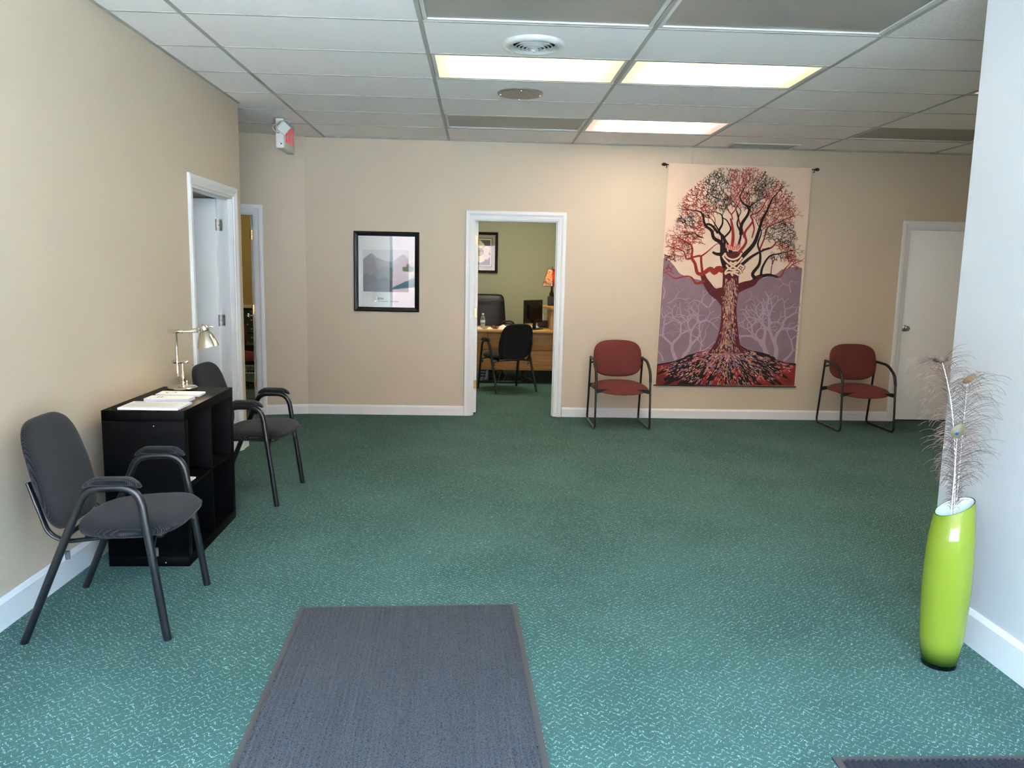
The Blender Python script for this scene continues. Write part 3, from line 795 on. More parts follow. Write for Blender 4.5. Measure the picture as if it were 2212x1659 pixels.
# ================================================================== MATS
def door_mat(label, x0, x1, y0, y1, fm, rib=.0195):
    t = thing('door_mat', label, 'mat', ((x0+x1)/2, (y0+y1)/2, 0))
    w, d = (x1-x0)/2, (y1-y0)/2; e = .022
    mb = MB(); n = int((2*w-2*e)/rib)*6; rows = [[], []]
    for k in range(n+1):
        x = -w+e+(2*w-2*e)*k/n; z = .0085+.0038*math.cos(2*PI*(x+w)/rib)
        rows[0].append((x, -d+e, z)); rows[1].append((x, d-e, z))
    mb.grid(rows).obj('ribbed_pile', fm, t, smooth=60, fix=False)
    for b in ((-w, -w+e, -d, d), (w-e, w, -d, d), (-w+e, w-e, -d, -d+e), (-w+e, w-e, d-e*.5, d)): MB().box(*b, 0, .006).obj('rubber_edge', RUBBER, t)
    MB().box(-w+e, w-e, -d+e, d-e*.5, 0, .004).obj('backing', RUBBER, t)
    return t
m1 = door_mat('grey ribbed entrance mat on green carpet', .775, 1.730, -2.80, -.955, MATF)
m1.rotation_euler = (0, 0, math.radians(2.3)); m1.location = (1.290, -1.885, 0)
door_mat('dark grey mat near green vase', 2.665, 3.55, -3.5, -2.075, MATF2)

# ================================================================== VASE + FEATHERS
def vase_mat():
    m = bpy.data.materials.new('green cased glass'); m.use_nodes = True; t = NT(m); b = t.n['Principled BSDF']
    x, y, z = t.sep(t.coord())
    # darker green towards the foot of the vase
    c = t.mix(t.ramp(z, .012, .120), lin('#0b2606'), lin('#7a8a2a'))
    t.l.new(c, b.inputs['Base Color']); b.inputs['Roughness'].default_value = .07
    b.inputs['Subsurface Weight'].default_value = .25; b.inputs['Subsurface Radius'].default_value = (.03, .05, .01); b.inputs['Subsurface Scale'].default_value = .3
    b.inputs['Specular IOR Level'].default_value = .4
    return m
va = thing('floor_vase', 'tall lime green glass vase with slanted rim standing on green carpet', 'vase', (3.356, -1.485, 0))
prof = [(.066, .022), (.072, .05), (.080, .12), (.0865, .22), (.0895, .32), (.0885, .42), (.084, .52), (.0770, .60), (.0695, .66)]
def slant(x, y, z):
    # cut the top obliquely: only the upper part is sheared
    k = max(0, (z-.50)/.16); return (x, y, z - .022*k + x*.52*k - y*.06*k)
prof = [(r*.955, z) for r, z in prof]
def vrows(off, n=48):
    rows = []
    for a in range(len(prof)-1):
        for q in range(4):
            t0 = q/4; r = prof[a][0]*(1-t0)+prof[a+1][0]*t0; z = prof[a][1]*(1-t0)+prof[a+1][1]*t0
            rows.append([slant((r+off)*math.cos(2*PI*j/n), (r+off)*math.sin(2*PI*j/n), z) for j in range(n)])
    r, z = prof[-1]; rows.append([slant((r+off)*math.cos(2*PI*j/n), (r+off)*math.sin(2*PI*j/n), z) for j in range(n)])
    return rows
mb = MB(); o_ = vrows(0); mb.grid(o_, cv=True); mb.f.append(tuple(range(48))); mb.obj('body', vase_mat(), va, smooth=70)
mb = MB(); mb.grid(vrows(-.004)[1:], cv=True); mb.f.append(tuple(range(48))); mb.obj('white_lining', mat('white cased glass', '#eef4ee', .1), va, smooth=70)
mb = MB(); mb.grid([o_[-1], vrows(-.004)[-1]], cv=True).obj('rim', mat('dark green rim', '#35601c', .05), va, smooth=60)
GLASS = mat('clear glass', '#ffffff', .02, trans=1, ior=1.5)
MB().lathe([(0, 0), (.057, 0), (.062, .004), (.0635, .021), (0, .021)], 48).obj('foot', GLASS, va, smooth=40)

BARB = mat('brown feather barb', '#5a4640', .6, var=(40, .3)); SHAFT = mat('white feather shaft', '#efe9e4', .4)
def feather(label, base, ctrl, top, lenL, lenR, eye_at, eye_rot, eye_front, seed, nb=120, hang=.6):
    rnd = random.Random(seed)
    t = thing('peacock_feather', label, 'feather', base, group='peacock feathers in the green vase')
    B = Vector((0, 0, 0)); Cc = Vector(ctrl)-Vector(base); T = Vector(top)-Vector(base)
    bz = lambda u: B*(1-u)**2 + Cc*2*u*(1-u) + T*u*u
    MB().tube([bz(k/24) for k in range(25)], lambda u: .0040*(1-u)+.0011, 8).obj('shaft', SHAFT, t, smooth=60)
    mb = MB()
    for k in range(nb):
        u = .18+.81*k/nb+rnd.uniform(-.004, .004)
        for s in (-1, 1):
            zz = bz(u).z+base[2]
            if zz < .625 or rnd.random() < .08: continue
            L = (lenL if s < 0 else lenR)*(.60+.40*u)*rnd.uniform(.65, 1.15)
            p = bz(u); tan = (bz(min(1, u+.02))-bz(u-.02)).normalized()
            side = Vector((s*1.0, rnd.uniform(-.8, .4), 0)).normalized()
            d = (side*.85 + tan*rnd.uniform(.45, .95)).normalized()
            if zz < .72: L *= .5; d = (side*.5+tan).normalized()
            n = 9; cur = p.copy(); dd = d.copy(); g = hang*rnd.uniform(.6, 1.5); pts = [p]; cu = rnd.uniform(-.05, .05)
            for q in range(n):
                cur = cur + dd*(L/n); dd = (dd + Vector((cu, rnd.uniform(-.06, .06), -g*.42*(q+1)/n))).normalized(); pts.append(cur.copy())
            mb.tube(pts, lambda w: .00088*(1-w*.45), 3, caps=False)
    b = mb.obj('barbs', BARB, t, fix=False, kind='stuff')
    # eye: nested ovals on a small cupped disc
    e = link('eye', None, None, t, loc=Vector(eye_at)-Vector(base), rot=eye_rot)
    def oval(name, a, c, off, mt, dz=0):
        m2 = MB(); rows = []
        for r in (0.01, .35, .7, 1.0):
            rows.append([(a*r*math.cos(2*PI*j/28), off-.006*(1-r*r), c*r*math.sin(2*PI*j/28)*(1+.12*math.sin(2*PI*j/28))+dz) for j in range(28)])
        m2.grid(rows, cv=True).obj(name, mt, e, smooth=80, fix=False)
    back = mat('grey brown feather back', '#62554a', .6); 
    oval('eye_back', .022, .030, 0, back)
    if eye_front:
        oval('bronze_ring', .021, .029, -.0012, mat('olive bronze feather', '#5e5c42', .45), 0)
        oval('teal_ring', .0125, .0165, -.0024, mat('teal feather', '#1f7a80', .4), -.003)
        oval('blue_spot', .0088, .0125, -.0036, mat('deep blue feather', '#16245c', .35), -.004)
    elif eye_front is None:
        oval('brown_spot', .016, .020, -.0012, mat('brown feather', '#5d4c3a', .5))
    else:
        oval('gold_ring', .021, .024, -.0012, mat('gold feather', '#75643f', .5), .002)
        oval('brown_spot', .011, .012, -.0024, mat('brown feather', '#5d4c3a', .5), -.006)
    mb = MB()
    for k in range(26):
        a = 2*PI*k/26; r0 = .018; L = rnd.uniform(.03, .06)
        x, z = math.cos(a), math.sin(a)
        mb.tube([(x*r0, .001, z*r0*1.2), (x*(r0+L*.6), -.004, z*(r0+L*.6)), (x*(r0+L), -.012, z*(r0+L)-.012)], .0008, 3, caps=False)
    mb.obj('eye_fringe', BARB, e, fix=False, kind='stuff')
    return t
feather('tallest peacock feather, its tip bent over to the left above green vase', (3.362, -1.478, .10), (3.398, -1.465, .90), (3.255, -1.470, 1.200), .150, .125, (3.252, -1.472, 1.192), (1.2, .3, 0), None, 3, 150, .95)
feather('peacock feather with gold ringed eye leaning towards pale wall', (3.384, -1.462, .10), (3.386, -1.445, .65), (3.392, -1.430, 1.115), .115, .155, (3.394, -1.434, 1.118), (.75, 0, .1), False, 5, 150, .95)
feather('shorter peacock feather with blue and teal eye in green vase', (3.338, -1.495, .10), (3.342, -1.500, .60), (3.325, -1.505, .905), .095, .105, (3.322, -1.510, .932), (.25, .35, -.2), True, 9, 130, 1.2)

# ================================================================== FRAMED MOUNTAIN PICTURE
pf = thing('framed_picture', 'black framed mountain print under glass on tan wall', 'picture', (.604, YB, 1.461))
BLKF = mat('black frame lacquer', '#0e0d0d', .28)
def frame(root, w, h, fw, dep, mt):
    prof = [(0, 0), (0, -dep*.75), (fw*.25, -dep), (fw*.6, -dep*.82), (fw*.85, -dep*.62), (fw, -dep*.5), (fw, 0)]
    c = [(-w, -h), (w, -h), (w, h), (-w, h)]
    for k in range(4):
        (xa, za), (xb, zb) = c[k], c[(k+1) % 4]
        rows = []
        for (x, z) in ((xa, za), (xb, zb)):
            rows.append([(x-math.copysign(a, x), b, z-math.copysign(a, z)) for a, b in prof])
        mb = MB(); mb.grid(rows, cv=True); mb.f.append(tuple(range(7))); mb.f.append(tuple(7+i for i in range(7)))
        mb.obj('frame_rail', mt, root, smooth=30)
frame(pf, .327, .399, .045, .028, BLKF)
MB().box(-.283, .283, -.009, -.004, -.355, .355).obj('mat_board', mat('white mat board', '#d8d8d4', .8), pf)
GR = [mat('print grey %d' % k, c, .8) for k, c in enumerate(('#c3c4c6', '#8d8c92', '#6c6b70', '#4b4b50'))]
yy = -.0094
MB().box(-.235, .22, yy-.0003, yy, -.20, .22).obj('print_sky', GR[0], pf)
def mountain(name, ridge, mt, off):
    mb = MB(); mb.grid([[(x, yy-off, z) for x, z in ridge], [(x, yy-off, -.20) for x, z in ridge]]).obj(name, mt, pf)
mountain('print_far_hill', [(-.235, .10), (-.18, .16), (-.15, .19), (-.10, .14), (-.02, .11), (.06, .10), (.12, .15), (.17, .18), (.22, .14)], GR[1], .0010)
mountain('print_hill', [(-.235, .12), (-.20, .15), (-.165, .18), (-.12, .13), (-.09, .02), (-.02, .06), (.05, .04), (.14, .12), (.185, .17), (.22, .12)], GR[2], .0016)
mountain('print_trees', [(-.235, -.03), (-.2, -.01), (-.17, -.04), (-.13, -.02), (-.09, -.08), (-.02, -.05), (.05, -.09), (.12, -.06), (.22, -.1)], GR[3], .0022)
mb = MB()
rnd = random.Random(2)
for k in range(26):      # caption lines
    x = -.14+k*.0105; 
    if rnd.random() < .8: mb.quad((x, yy-.0005, -.30), (x+.007, yy-.0005, -.30), (x+.007, yy-.0005, -.293), (x, yy-.0005, -.293))
for k in range(5): mb.quad((-.09+k*.012, yy-.0005, -.278), (-.082+k*.012, yy-.0005, -.278), (-.080+k*.012, yy-.0005, -.255-.008*(k % 2)), (-.088+k*.012, yy-.0005, -.258))
mb.obj('caption', GR[3], pf)
MB().box(-.283, .283, -.0145, -.013, -.355, .355).obj('glass', PICGLASS, pf)

# ================================================================== TREE WALL HANGING
tp = thing('wall_hanging', 'cream and purple cloth hanging printed with a red tree on black rod', 'wall hanging', (0, YB, 0))
Q = [(168, 72), (1140, 97), (1017, 1580), (75, 1565)]
WQ = [(3.417, 2.596), (4.874, 2.583), (4.859, .358), (3.381, .351)]
def uvw(u, v):
    s, t = .5, .5
    for _ in range(6):
        t = (v-(Q[0][1]*(1-s)+Q[1][1]*s))/((Q[3][1]*(1-s)+Q[2][1]*s)-(Q[0][1]*(1-s)+Q[1][1]*s))
        l = Q[0][0]*(1-t)+Q[3][0]*t; r = Q[1][0]*(1-t)+Q[2][0]*t; s = (u-l)/(r-l)
    return s, t
def wave(s, t):
    return -.020 - .0035*math.sin(s*7.1+.6) * (.4+t) - .003*math.sin(s*15+t*2.0)*t - .004*math.exp(-((s+.25*t-1.0)/.05)**2)*(1-t)
def st(s, t, off=0):
    x = (WQ[0][0]*(1-s)+WQ[1][0]*s)*(1-t)+(WQ[3][0]*(1-s)+WQ[2][0]*s)*t
    z = (WQ[0][1]*(1-s)+WQ[1][1]*s)*(1-t)+(WQ[3][1]*(1-s)+WQ[2][1]*s)*t
    return (x, wave(s, t)-off, z)
def P(u, v, off=0): return st(*uvw(u, v), off)
CLOTH = mat('cream cotton cloth', '#d8c0a8', .9, var=(3, .03), bump=(500, .2))
rows = [[st(a/48, b/60) for a in range(49)] for b in range(61)]
MB().grid(rows).obj('cloth', CLOTH, tp, smooth=60, fix=False)
# purple hills: region between a ridge line and the foot of the cloth
def region(name, ridge, vb, mt, off, n=14):
    mb = MB(); us = [ridge[0][0]+(ridge[-1][0]-ridge[0][0])*k/80 for k in range(81)]
    def rv(u):
        for (a, b), (c, d) in zip(ridge, ridge[1:]):
            if a <= u <= c: return b+(d-b)*(u-a)/(c-a)
        return ridge[-1][1]
    cols = []
    rows = []
    for k in range(n+1):
        row = []
        for u in us:
            s, t = uvw(u, rv(u)); 
            tt = t+(.998-t)*k/n; row.append(st(min(.996, max(.004, s)), tt, off))
        rows.append(row)
    mb.grid(rows).obj(name, mt, tp, smooth=60, fix=False)
PURP = mat('mauve print', '#816b74', .9, var=(8, .06), bump=(500, .2)); LILA = mat('pale lilac print', '#a18d98', .9)
region('hill_print', [(130, 697), (150, 700), (180, 720), (210, 755), (240, 800), (300, 828), (405, 848), (425, 880), (470, 925), (530, 912), (640, 885), (690, 872), (745, 850), (830, 822), (900, 800), (930, 772), (990, 757), (1040, 752), (1072, 762)], 0, PURP, .0006)
class Print:
    def __init__(s): s.mb = MB()
    def stroke(s, pts, w0, w1, off, n=None):
        # Catmull-Rom smoothed ribbon
        Pn = [Vector(p) for p in pts]
        if len(Pn) > 2:
            ext = [Pn[0]*2-Pn[1]]+Pn+[Pn[-1]*2-Pn[-2]]; out = []
            for k in range(1, len(ext)-2):
                a, b, c, d = ext[k-1:k+3]
                for q in range(4):
                    t = q/4; out.append(.5*((2*b)+(c-a)*t+(2*a-5*b+4*c-d)*t*t+(3*b-a-3*c+d)*t**3))
            Pn = out+[ext[-2]]
        N = len(Pn); L, R_ = [], []
        for k in range(N):
            d = (Pn[min(N-1, k+1)]-Pn[max(0, k-1)]); d = d.normalized() if d.length else Vector((1, 0))
            nn = Vector((-d.y, d.x)); w = (w0+(w1-w0)*k/(N-1))/2
            for side, lst in ((1, L), (-1, R_)):
                s_, t_ = uvw(*(Pn[k]+nn*w*side)); lst.append(st(min(.994, max(.006, s_)), min(.997, max(.004, t_)), off))
        s.mb.grid([L, R_])
    def blob(s, pts, off): s.mb.poly([P(a, b, off) for a, b in pts])
    def out(s, name, mt): return s.mb.obj(name, mt, tp, fix=False, kind='stuff')
rnd = random.Random(11)
def grow(pr, x, y, a, L, w, depth, off, spread=.55, jit=.25, keep=.95, shr=.78):
    pts = [(x, y)]; aa = a
    for k in range(3):
        aa += rnd.uniform(-jit, jit); x += math.cos(aa)*L/3; y += math.sin(aa)*L/3; pts.append((x, y))
    pr.stroke(pts, w, w*.72, off)
    if depth <= 0: return
    for s in (-1, 1):
        if rnd.random() < keep: grow(pr, x, y, aa+s*rnd.uniform(spread*.6, spread*1.3), L*shr*rnd.uniform(.85, 1.15), max(2.2, w*.7), depth-1, off, spread, jit, keep, shr)
gh = Print()
for (x, y, a, L, w, d) in ((215, 1390, -1.9, 110, 26, 5), (260, 1390, -1.2, 120, 26, 5), (300, 1390, -1.0, 90, 14, 4), (130, 1400, -1.6, 80, 10, 4), (840, 1390, -1.75, 120, 34, 5), (880, 1400, -1.25, 130, 34, 5), (940, 1400, -1.0, 100, 18, 4),
                           (800, 1300, -2.3, 90, 16, 4), (430, 1030, -2.1, 55, 10, 3), (440, 1030, -1.2, 55, 10, 3), (130, 970, -1.0, 60, 8, 3), (680, 1000, -.6, 40, 5, 3), (990, 930, -1.3, 50, 8, 3), (160, 1000, -.2, 60, 6, 2), (700, 1180, -.3, 70, 8, 3), (400, 1300, -1.9, 80, 9, 4)):
    grow(gh, x, y, a, L, w, d, .0012, .6, .35, .92, .80)
gh.out('ghost_tree_print', LILA)
MAROON = mat('maroon print', '#551a1d', .9); CRIM = mat('crimson print', '#8a2421', .9); DARK = mat('near black print', '#1d0e10', .9)
CREAMP = mat('pale cream print', '#d9b79a', .9); PINKP = mat('pink print', '#b06a6c', .9); VIOL = mat('violet grey print', '#6d5a7d', .9); OCHRE = mat('ochre print', '#9b5d2e', .9)
region('ground_print', [(84, 1420), (200, 1400), (290, 1382), (400, 1345), (440, 1330), (470, 1290), (500, 1270), (600, 1255), (650, 1290), (700, 1322), (780, 1345), (880, 1402), (940, 1412), (1030, 1418)], 0, DARK, .0014)
region('root_print', [(82, 1430), (200, 1410), (290, 1392), (400, 1356), (450, 1335), (480, 1290), (510, 1275), (600, 1262), (650, 1300), (700, 1332), (780, 1356), (880, 1412), (940, 1424), (1028, 1430)], 0, mat('root red print', '#6e2322', .9, var=(14, .35)), .0018)
# radiating root streaks
def streaks(name, mt, n, seed, w, L, off, dens=1, ang0=.05, ang1=PI-.05):
    r_ = random.Random(seed); pr = Print()
    for k in range(n):
        a = r_.uniform(ang0, ang1); d = r_.uniform(30, 520) if r_.random() < .9 else r_.uniform(0, 60)
        x = 560+math.cos(a)*d*1.0; y = 1330+math.sin(a)*d*.46
        lim = 1262+abs(x-560)**1.0*.36+14
        if not (92 < x < 1008 and lim < y < 1562): continue
        l = L*r_.uniform(.5, 1.5); aa = math.atan2(math.sin(a)*.46+.10, math.cos(a))
        x2 = min(1008, max(92, x+math.cos(aa)*l)); y2 = min(1568, y+math.sin(aa)*l)
        ww = w*r_.uniform(.5, 1.5)
        pr.stroke([(x, y), ((x+x2)/2+r_.uniform(-6, 6), (y+y2)/2+r_.uniform(-4, 4)), (x2, y2)], ww, ww*.5, off)
    pr.out(name, mt)
streaks('root_crimson_print', CRIM, 420, 21, 20, 80, .0022)
streaks('root_black_print', DARK, 230, 22, 30, 80, .0026)
streaks('root_cream_print', CREAMP, 800, 23, 3.2, 15, .0030)
streaks('root_pink_print', PINKP, 500, 24, 5, 18, .0032)
streaks('root_violet_print', VIOL, 90, 25, 10, 22, .0034)
# trunk
TR = [(1345, 430, 690), (1310, 455, 655), (1270, 480, 645), (1220, 500, 640), (1150, 515, 632), (1060, 522, 625), (1000, 520, 628), (960, 516, 634), (930, 520, 640), (905, 526, 640), (870, 530, 640), (830, 532, 640), (790, 532, 645), (740, 528, 650), (690, 530, 660), (650, 540, 668)]
mb = MB(); rows = [[P(l+(r-l)*k/8, v, .0036) for k in range(9)] for v, l, r in TR]; mb.grid(rows).obj('trunk_print', MAROON, tp, fix=False)
def flecks(name, mt, n, seed, w, L):
    r_ = random.Random(seed); pr = Print()
    for k in range(n):
        v = r_.uniform(830, 1340)
        for (v1, l1, r1), (v2, l2, r2) in zip(TR, TR[1:]):
            if v2 <= v <= v1:
                q = (v-v2)/(v1-v2); l = l2+(l1-l2)*q; r = r2+(r1-r2)*q
        u = l+10+(r-l-20)*r_.betavariate(2.2, 2.2); lean = (u-(l+r)/2)/(r-l)
        y2 = v+L*r_.uniform(.5, 1.4); pr.stroke([(u, v), (u+lean*14+r_.uniform(-4, 4), min(1345, y2))], w*r_.uniform(.5, 1.3), w*.5, .0040)
    pr.out(name, mt)
flecks('bark_cream_print', CREAMP, 380, 31, 3.2, 16); flecks('bark_pink_print', PINKP, 220, 32, 5, 20); flecks('bark_dark_print', DARK, 160, 33, 4, 26); flecks('bark_violet_print', VIOL, 40, 34, 9, 24); flecks('bark_ochre_print', OCHRE, 50, 35, 9, 22)
red = Print(); drk = Print(); mar = Print()
mar.stroke([(560, 1010), (512, 955), (462, 920), (430, 875), (408, 840), (395, 805)], 74, 32, .0038)
mar.stroke([(540, 905), (500, 912), (455, 925)], 30, 24, .0038)
mar.stroke([(620, 905), (680, 880), (735, 862), (765, 830), (800, 815)], 62, 26, .0038)
R3 = [([(400, 805), (360, 795), (345, 735), (322, 692), (326, 640), (318, 605)], 26, 12), ([(318, 605), (270, 582), (238, 560)], 12, 5), ([(322, 695), (285, 700), (270, 655), (240, 640), (190, 628)], 12, 5),
      ([(410, 850), (352, 866), (322, 828), (280, 818), (212, 833), (172, 812)], 18, 5), ([(396, 808), (386, 725), (380, 682), (330, 690)], 18, 12), ([(384, 685), (425, 655), (470, 615)], 12, 4),
      ([(400, 800), (448, 768), (475, 792), (498, 768), (535, 775)], 26, 44), ([(975, 765), (1005, 738), (1035, 722)], 9, 4), ([(880, 822), (925, 818), (950, 770), (975, 745)], 12, 6),
      ([(590, 640), (602, 560), (596, 480), (585, 430)], 26, 12), ([(590, 400), (600, 440)], 8, 8), ([(590, 405), (562, 365), (572, 330)], 9, 4), ([(590, 405), (620, 370), (640, 330)], 9, 4), ([(625, 380), (640, 440), (662, 500), (680, 560)], 9, 14),
      ([(640, 660), (690, 590), (682, 525), (735, 450), (722, 412), (780, 385), (810, 340)], 20, 6), ([(735, 450), (745, 500), (730, 560)], 12, 8), ([(782, 640), (815, 560), (838, 490), (905, 458), (985, 425)], 11, 5), ([(800, 640), (860, 625), (895, 590)], 16, 8), ([(395, 470), (360, 500), (300, 480)], 7, 4), ([(470, 520), (480, 440), (462, 410)], 7, 4)]
D3_ = [([(548, 760), (528, 690), (524, 600), (472, 562), (455, 512), (412, 475), (396, 410), (372, 386), (318, 378)], 34, 6), ([(524, 600), (522, 545), (492, 490), (468, 452)], 16, 6), ([(552, 660), (540, 560), (505, 520), (530, 465), (525, 410), (492, 392)], 22, 5),
       ([(540, 560), (585, 505), (560, 445), (528, 420), (545, 370)], 13, 4), ([(590, 660), (560, 600), (540, 565)], 24, 18), ([(625, 640), (655, 540), (630, 470), (640, 420), (625, 380)], 16, 6), ([(655, 540), (660, 470), (702, 405), (708, 360), (665, 325), (650, 285), (688, 210)], 24, 5), ([(706, 362), (735, 335), (760, 318)], 12, 4),
       ([(660, 690), (740, 605), (772, 530), (800, 440), (835, 375), (868, 300), (905, 262)], 30, 5), ([(755, 835), (735, 800), (780, 735), (786, 660), (770, 600), (795, 520), (770, 470)], 26, 5), ([(790, 815), (802, 755), (850, 682), (920, 664), (985, 648)], 18, 5), ([(800, 815), (850, 808), (905, 822)], 24, 12), ([(858, 808), (862, 760), (868, 735)], 6, 4),
       ([(660, 740), (720, 690), (790, 650), (850, 625)], 22, 10), ([(530, 670), (490, 668), (462, 655)], 26, 14), ([(395, 560), (370, 552), (340, 530), (300, 535)], 8, 4), ([(410, 475), (440, 470), (470, 490), (500, 530)], 14, 18), ([(640, 420), (655, 380), (632, 350)], 7, 4)]
for lst, pr, off in ((R3, red, .0042), (D3_, drk, .0046)):
    for p, a, b in lst:
        pr.stroke(p, a, b, off)
        (xa, ya), (xb, yb) = p[-2], p[-1]
        if b <= 6: grow(pr, xb, yb, math.atan2(yb-ya, xb-xa), 30, max(5, b), 3, off+.0001, .5, .3, 1.0, .85)
# canopy of fine twigs filling a rounded crown
CAN = [(165, 700), (170, 580), (235, 540), (235, 440), (262, 370), (290, 300), (335, 245), (410, 185), (480, 128), (600, 122), (740, 115), (840, 160), (945, 218), (990, 262), (998, 330), (1008, 430), (1018, 560), (1008, 650), (1040, 705), (1030, 745), (940, 690), (880, 560)]
def inside(x, y, poly):
    c = False; j = len(poly)-1
    for i in range(len(poly)):
        (xi, yi), (xj, yj) = poly[i], poly[j]
        if (yi > y) != (yj > y) and x < (xj-xi)*(y-yi)/(yj-yi)+xi: c = not c
        j = i
    return c
def sector(x, y):
    a = math.atan2(y-560, x-600); k = math.sin(a*7.0+2.2)+.55*math.sin(a*3.1+.9)+.35*math.sin(x*.021+y*.017)
    return k > .35
def twig(x, y, a, L, w, depth, pr):
    pts = [(x, y)]; aa = a
    for k in range(2):
        aa += rnd.uniform(-.4, .4); nx, ny = x+math.cos(aa)*L/2, y+math.sin(aa)*L/2
        x, y = nx, ny; pts.append((x, y))
    pr.stroke(pts, w, w*.85, .0049 if pr is drk else .0044)
    if depth <= 0: return
    for s in (-1, 1): twig(x, y, aa+s*rnd.uniform(.35, .8), L*rnd.uniform(.75, .95), max(2.6, w*.84), depth-1, pr)
seeds = []
for k in range(9000):
    x = rnd.uniform(165, 1040); y = rnd.uniform(118, 760)
    if not inside(x, y, CAN): continue
    rr = math.hypot((x-605)/1.0, (y-590)/1.12)
    if rr < 215 or (y > 600 and abs(x-605) < 300): continue
    if any((x-p)**2+(y-q)**2 < 20**2 for p, q in seeds): continue
    seeds.append((x, y))
for x, y in seeds:
    a = math.atan2((y-640), (x-605))
    x0, y0 = x-math.cos(a)*26, y-math.sin(a)*26
    twig(x0, y0, a+rnd.uniform(-.4, .4), rnd.uniform(15, 20), 4.0, 3, drk if sector(x, y) else red)
for (x, y, a) in ((200, 800, 3.4), (195, 780, 3.9), (190, 690, 3.6), (215, 720, 4.0), (290, 665, 4.6), (868, 735, -1.9), (868, 738, -1.2), (930, 720, -1.7), (975, 720, -1.6), (1010, 740, -1.3)):
    twig(x, y, a, 20, 5, 3, red if rnd.random() < .6 else drk)
mar.out('limb_print', MAROON); red.out('red_branch_print', CRIM); drk.out('dark_branch_print', DARK)
# pale interlaced bands where the limbs meet the trunk
kn = Print(); ko = Print()
BANDS = [[(545, 805), (575, 790), (620, 800), (640, 812)], [(535, 690), (560, 720), (600, 750), (645, 775), (660, 800)], [(665, 690), (640, 720), (600, 750), (560, 775), (545, 800)], [(545, 660), (560, 690), (600, 705), (640, 690), (660, 660)], [(555, 740), (580, 770), (620, 770), (650, 740)], [(580, 720), (600, 732), (625, 720)], [(600, 815), (590, 795), (615, 785), (640, 790)], [(655, 745), (675, 755), (660, 775)], [(530, 690), (545, 672), (560, 690)]]
for b in BANDS: ko.stroke(b, 22, 20, .0052); kn.stroke(b, 13, 12, .0056)
for k in range(7): kn.stroke([(552+k*17, 600+8*abs(k-3)*-1+24), (560+k*15, 625), (575+k*9, 640)], 4, 3, .0056)
ko.out('knot_outline_print', DARK); kn.out('knot_print', CREAMP)
kp = Print()
for k in range(6): kp.stroke([(550, 600+k*5), (600, 622+k*4), (655, 598+k*5)], 4, 4, .0054)
for k in range(7): kp.stroke([(556+k*16, 592), (560+k*14, 632)], 4, 3, .0055)
kp.out('red_knot_print', mat('coral print', '#c06258', .9))
# rods and finials
ROD = mat('dark bronze rod', '#1b1512', .4, metal=.4)
MB().tube([(3.375, -.010, 2.584), (4.925, -.010, 2.572)], .006, 12).obj('hanging_rod', ROD, tp, smooth=60)
for x, z in ((3.375, 2.584), (4.925, 2.572)):
    s = -1 if x < 4 else 1
    MB().lathe([(0, -.03), (.010, -.026), (.016, -.012), (.016, .004), (.010, .014), (.008, .02)] if s < 0 else [(0, .03), (.010, .026), (.016, .012), (.016, -.004), (.010, -.014), (.008, -.02)], 16, (x, -.018, z), 'x').obj('finial', ROD, tp, smooth=50)
    MB().tube(fillet([(x-s*.022, -.001, z-.03), (x-s*.022, -.018, z-.03), (x-s*.022, -.018, z-.004)], .01), .004, 8).obj('rod_bracket', ROD, tp, smooth=50)
MB().tube([(3.365, -.022, .350), (4.872, -.022, .354)], .006, 10).obj('bottom_rod', ROD, tp, smooth=60)

# ================================================================== OFFICE
dk = thing('office_desk', 'oak desk with raised side counter inside green office', 'desk', (0, 0, 0))
dz = .725
box('desk_top', OAKL, (1.06, 3.3, 6.02, 6.80, dz-.032, dz), dk, .004)
for a, b in ((1.10, 1.655), (1.66, 3.25)): box('front_panel', OAK, (a, b, 6.10, 6.125, .455, dz-.033), dk, .002)
for a, b in ((1.10, 3.25),): box('lower_panel', OAK, (a, b, 6.105, 6.13, .185, .450), dk, .002)
box('side_panel', OAK, (1.08, 1.10, 6.10, 6.78, 0, dz-.033), dk, .002)
box('pedestal', mat('near black pedestal', '#15130f', .7), (2.15, 2.66, 6.25, 6.75, .0, .60), dk, .003)  # pedestal block coloured near black, not oak
hu = thing('raised_counter', 'raised oak counter standing on right end of office desk', 'counter', (0, 0, 0))
box('counter_post', OAKL, (2.500, 2.530, 6.10, 6.85, dz+.001, 1.003), hu, .003)
box('counter_panel', OAK, (2.531, 3.25, 6.112, 6.13, dz+.001, 1.003), hu, .003)
MB().prism([(2.40, 6.82), (2.40, 6.62), (2.49, 6.06), (3.3, 6.06), (3.3, 6.82)], lambda a, b, h: (a, b, h), 1.004, 1.032).obj('counter_top', OAKL, hu)
box('counter_back', mat('dark walnut', '#2a1712', .5), (2.531, 3.25, 6.80, 6.82, dz+.001, 1.003), hu, .002)
box('return_panel', OAK, (2.40, 2.42, 6.81, 7.35, .0, dz-.033), dk, .002)
box('return_top', OAKL, (2.05, 3.3, 6.801, 7.40, dz-.032, dz), dk, .004)
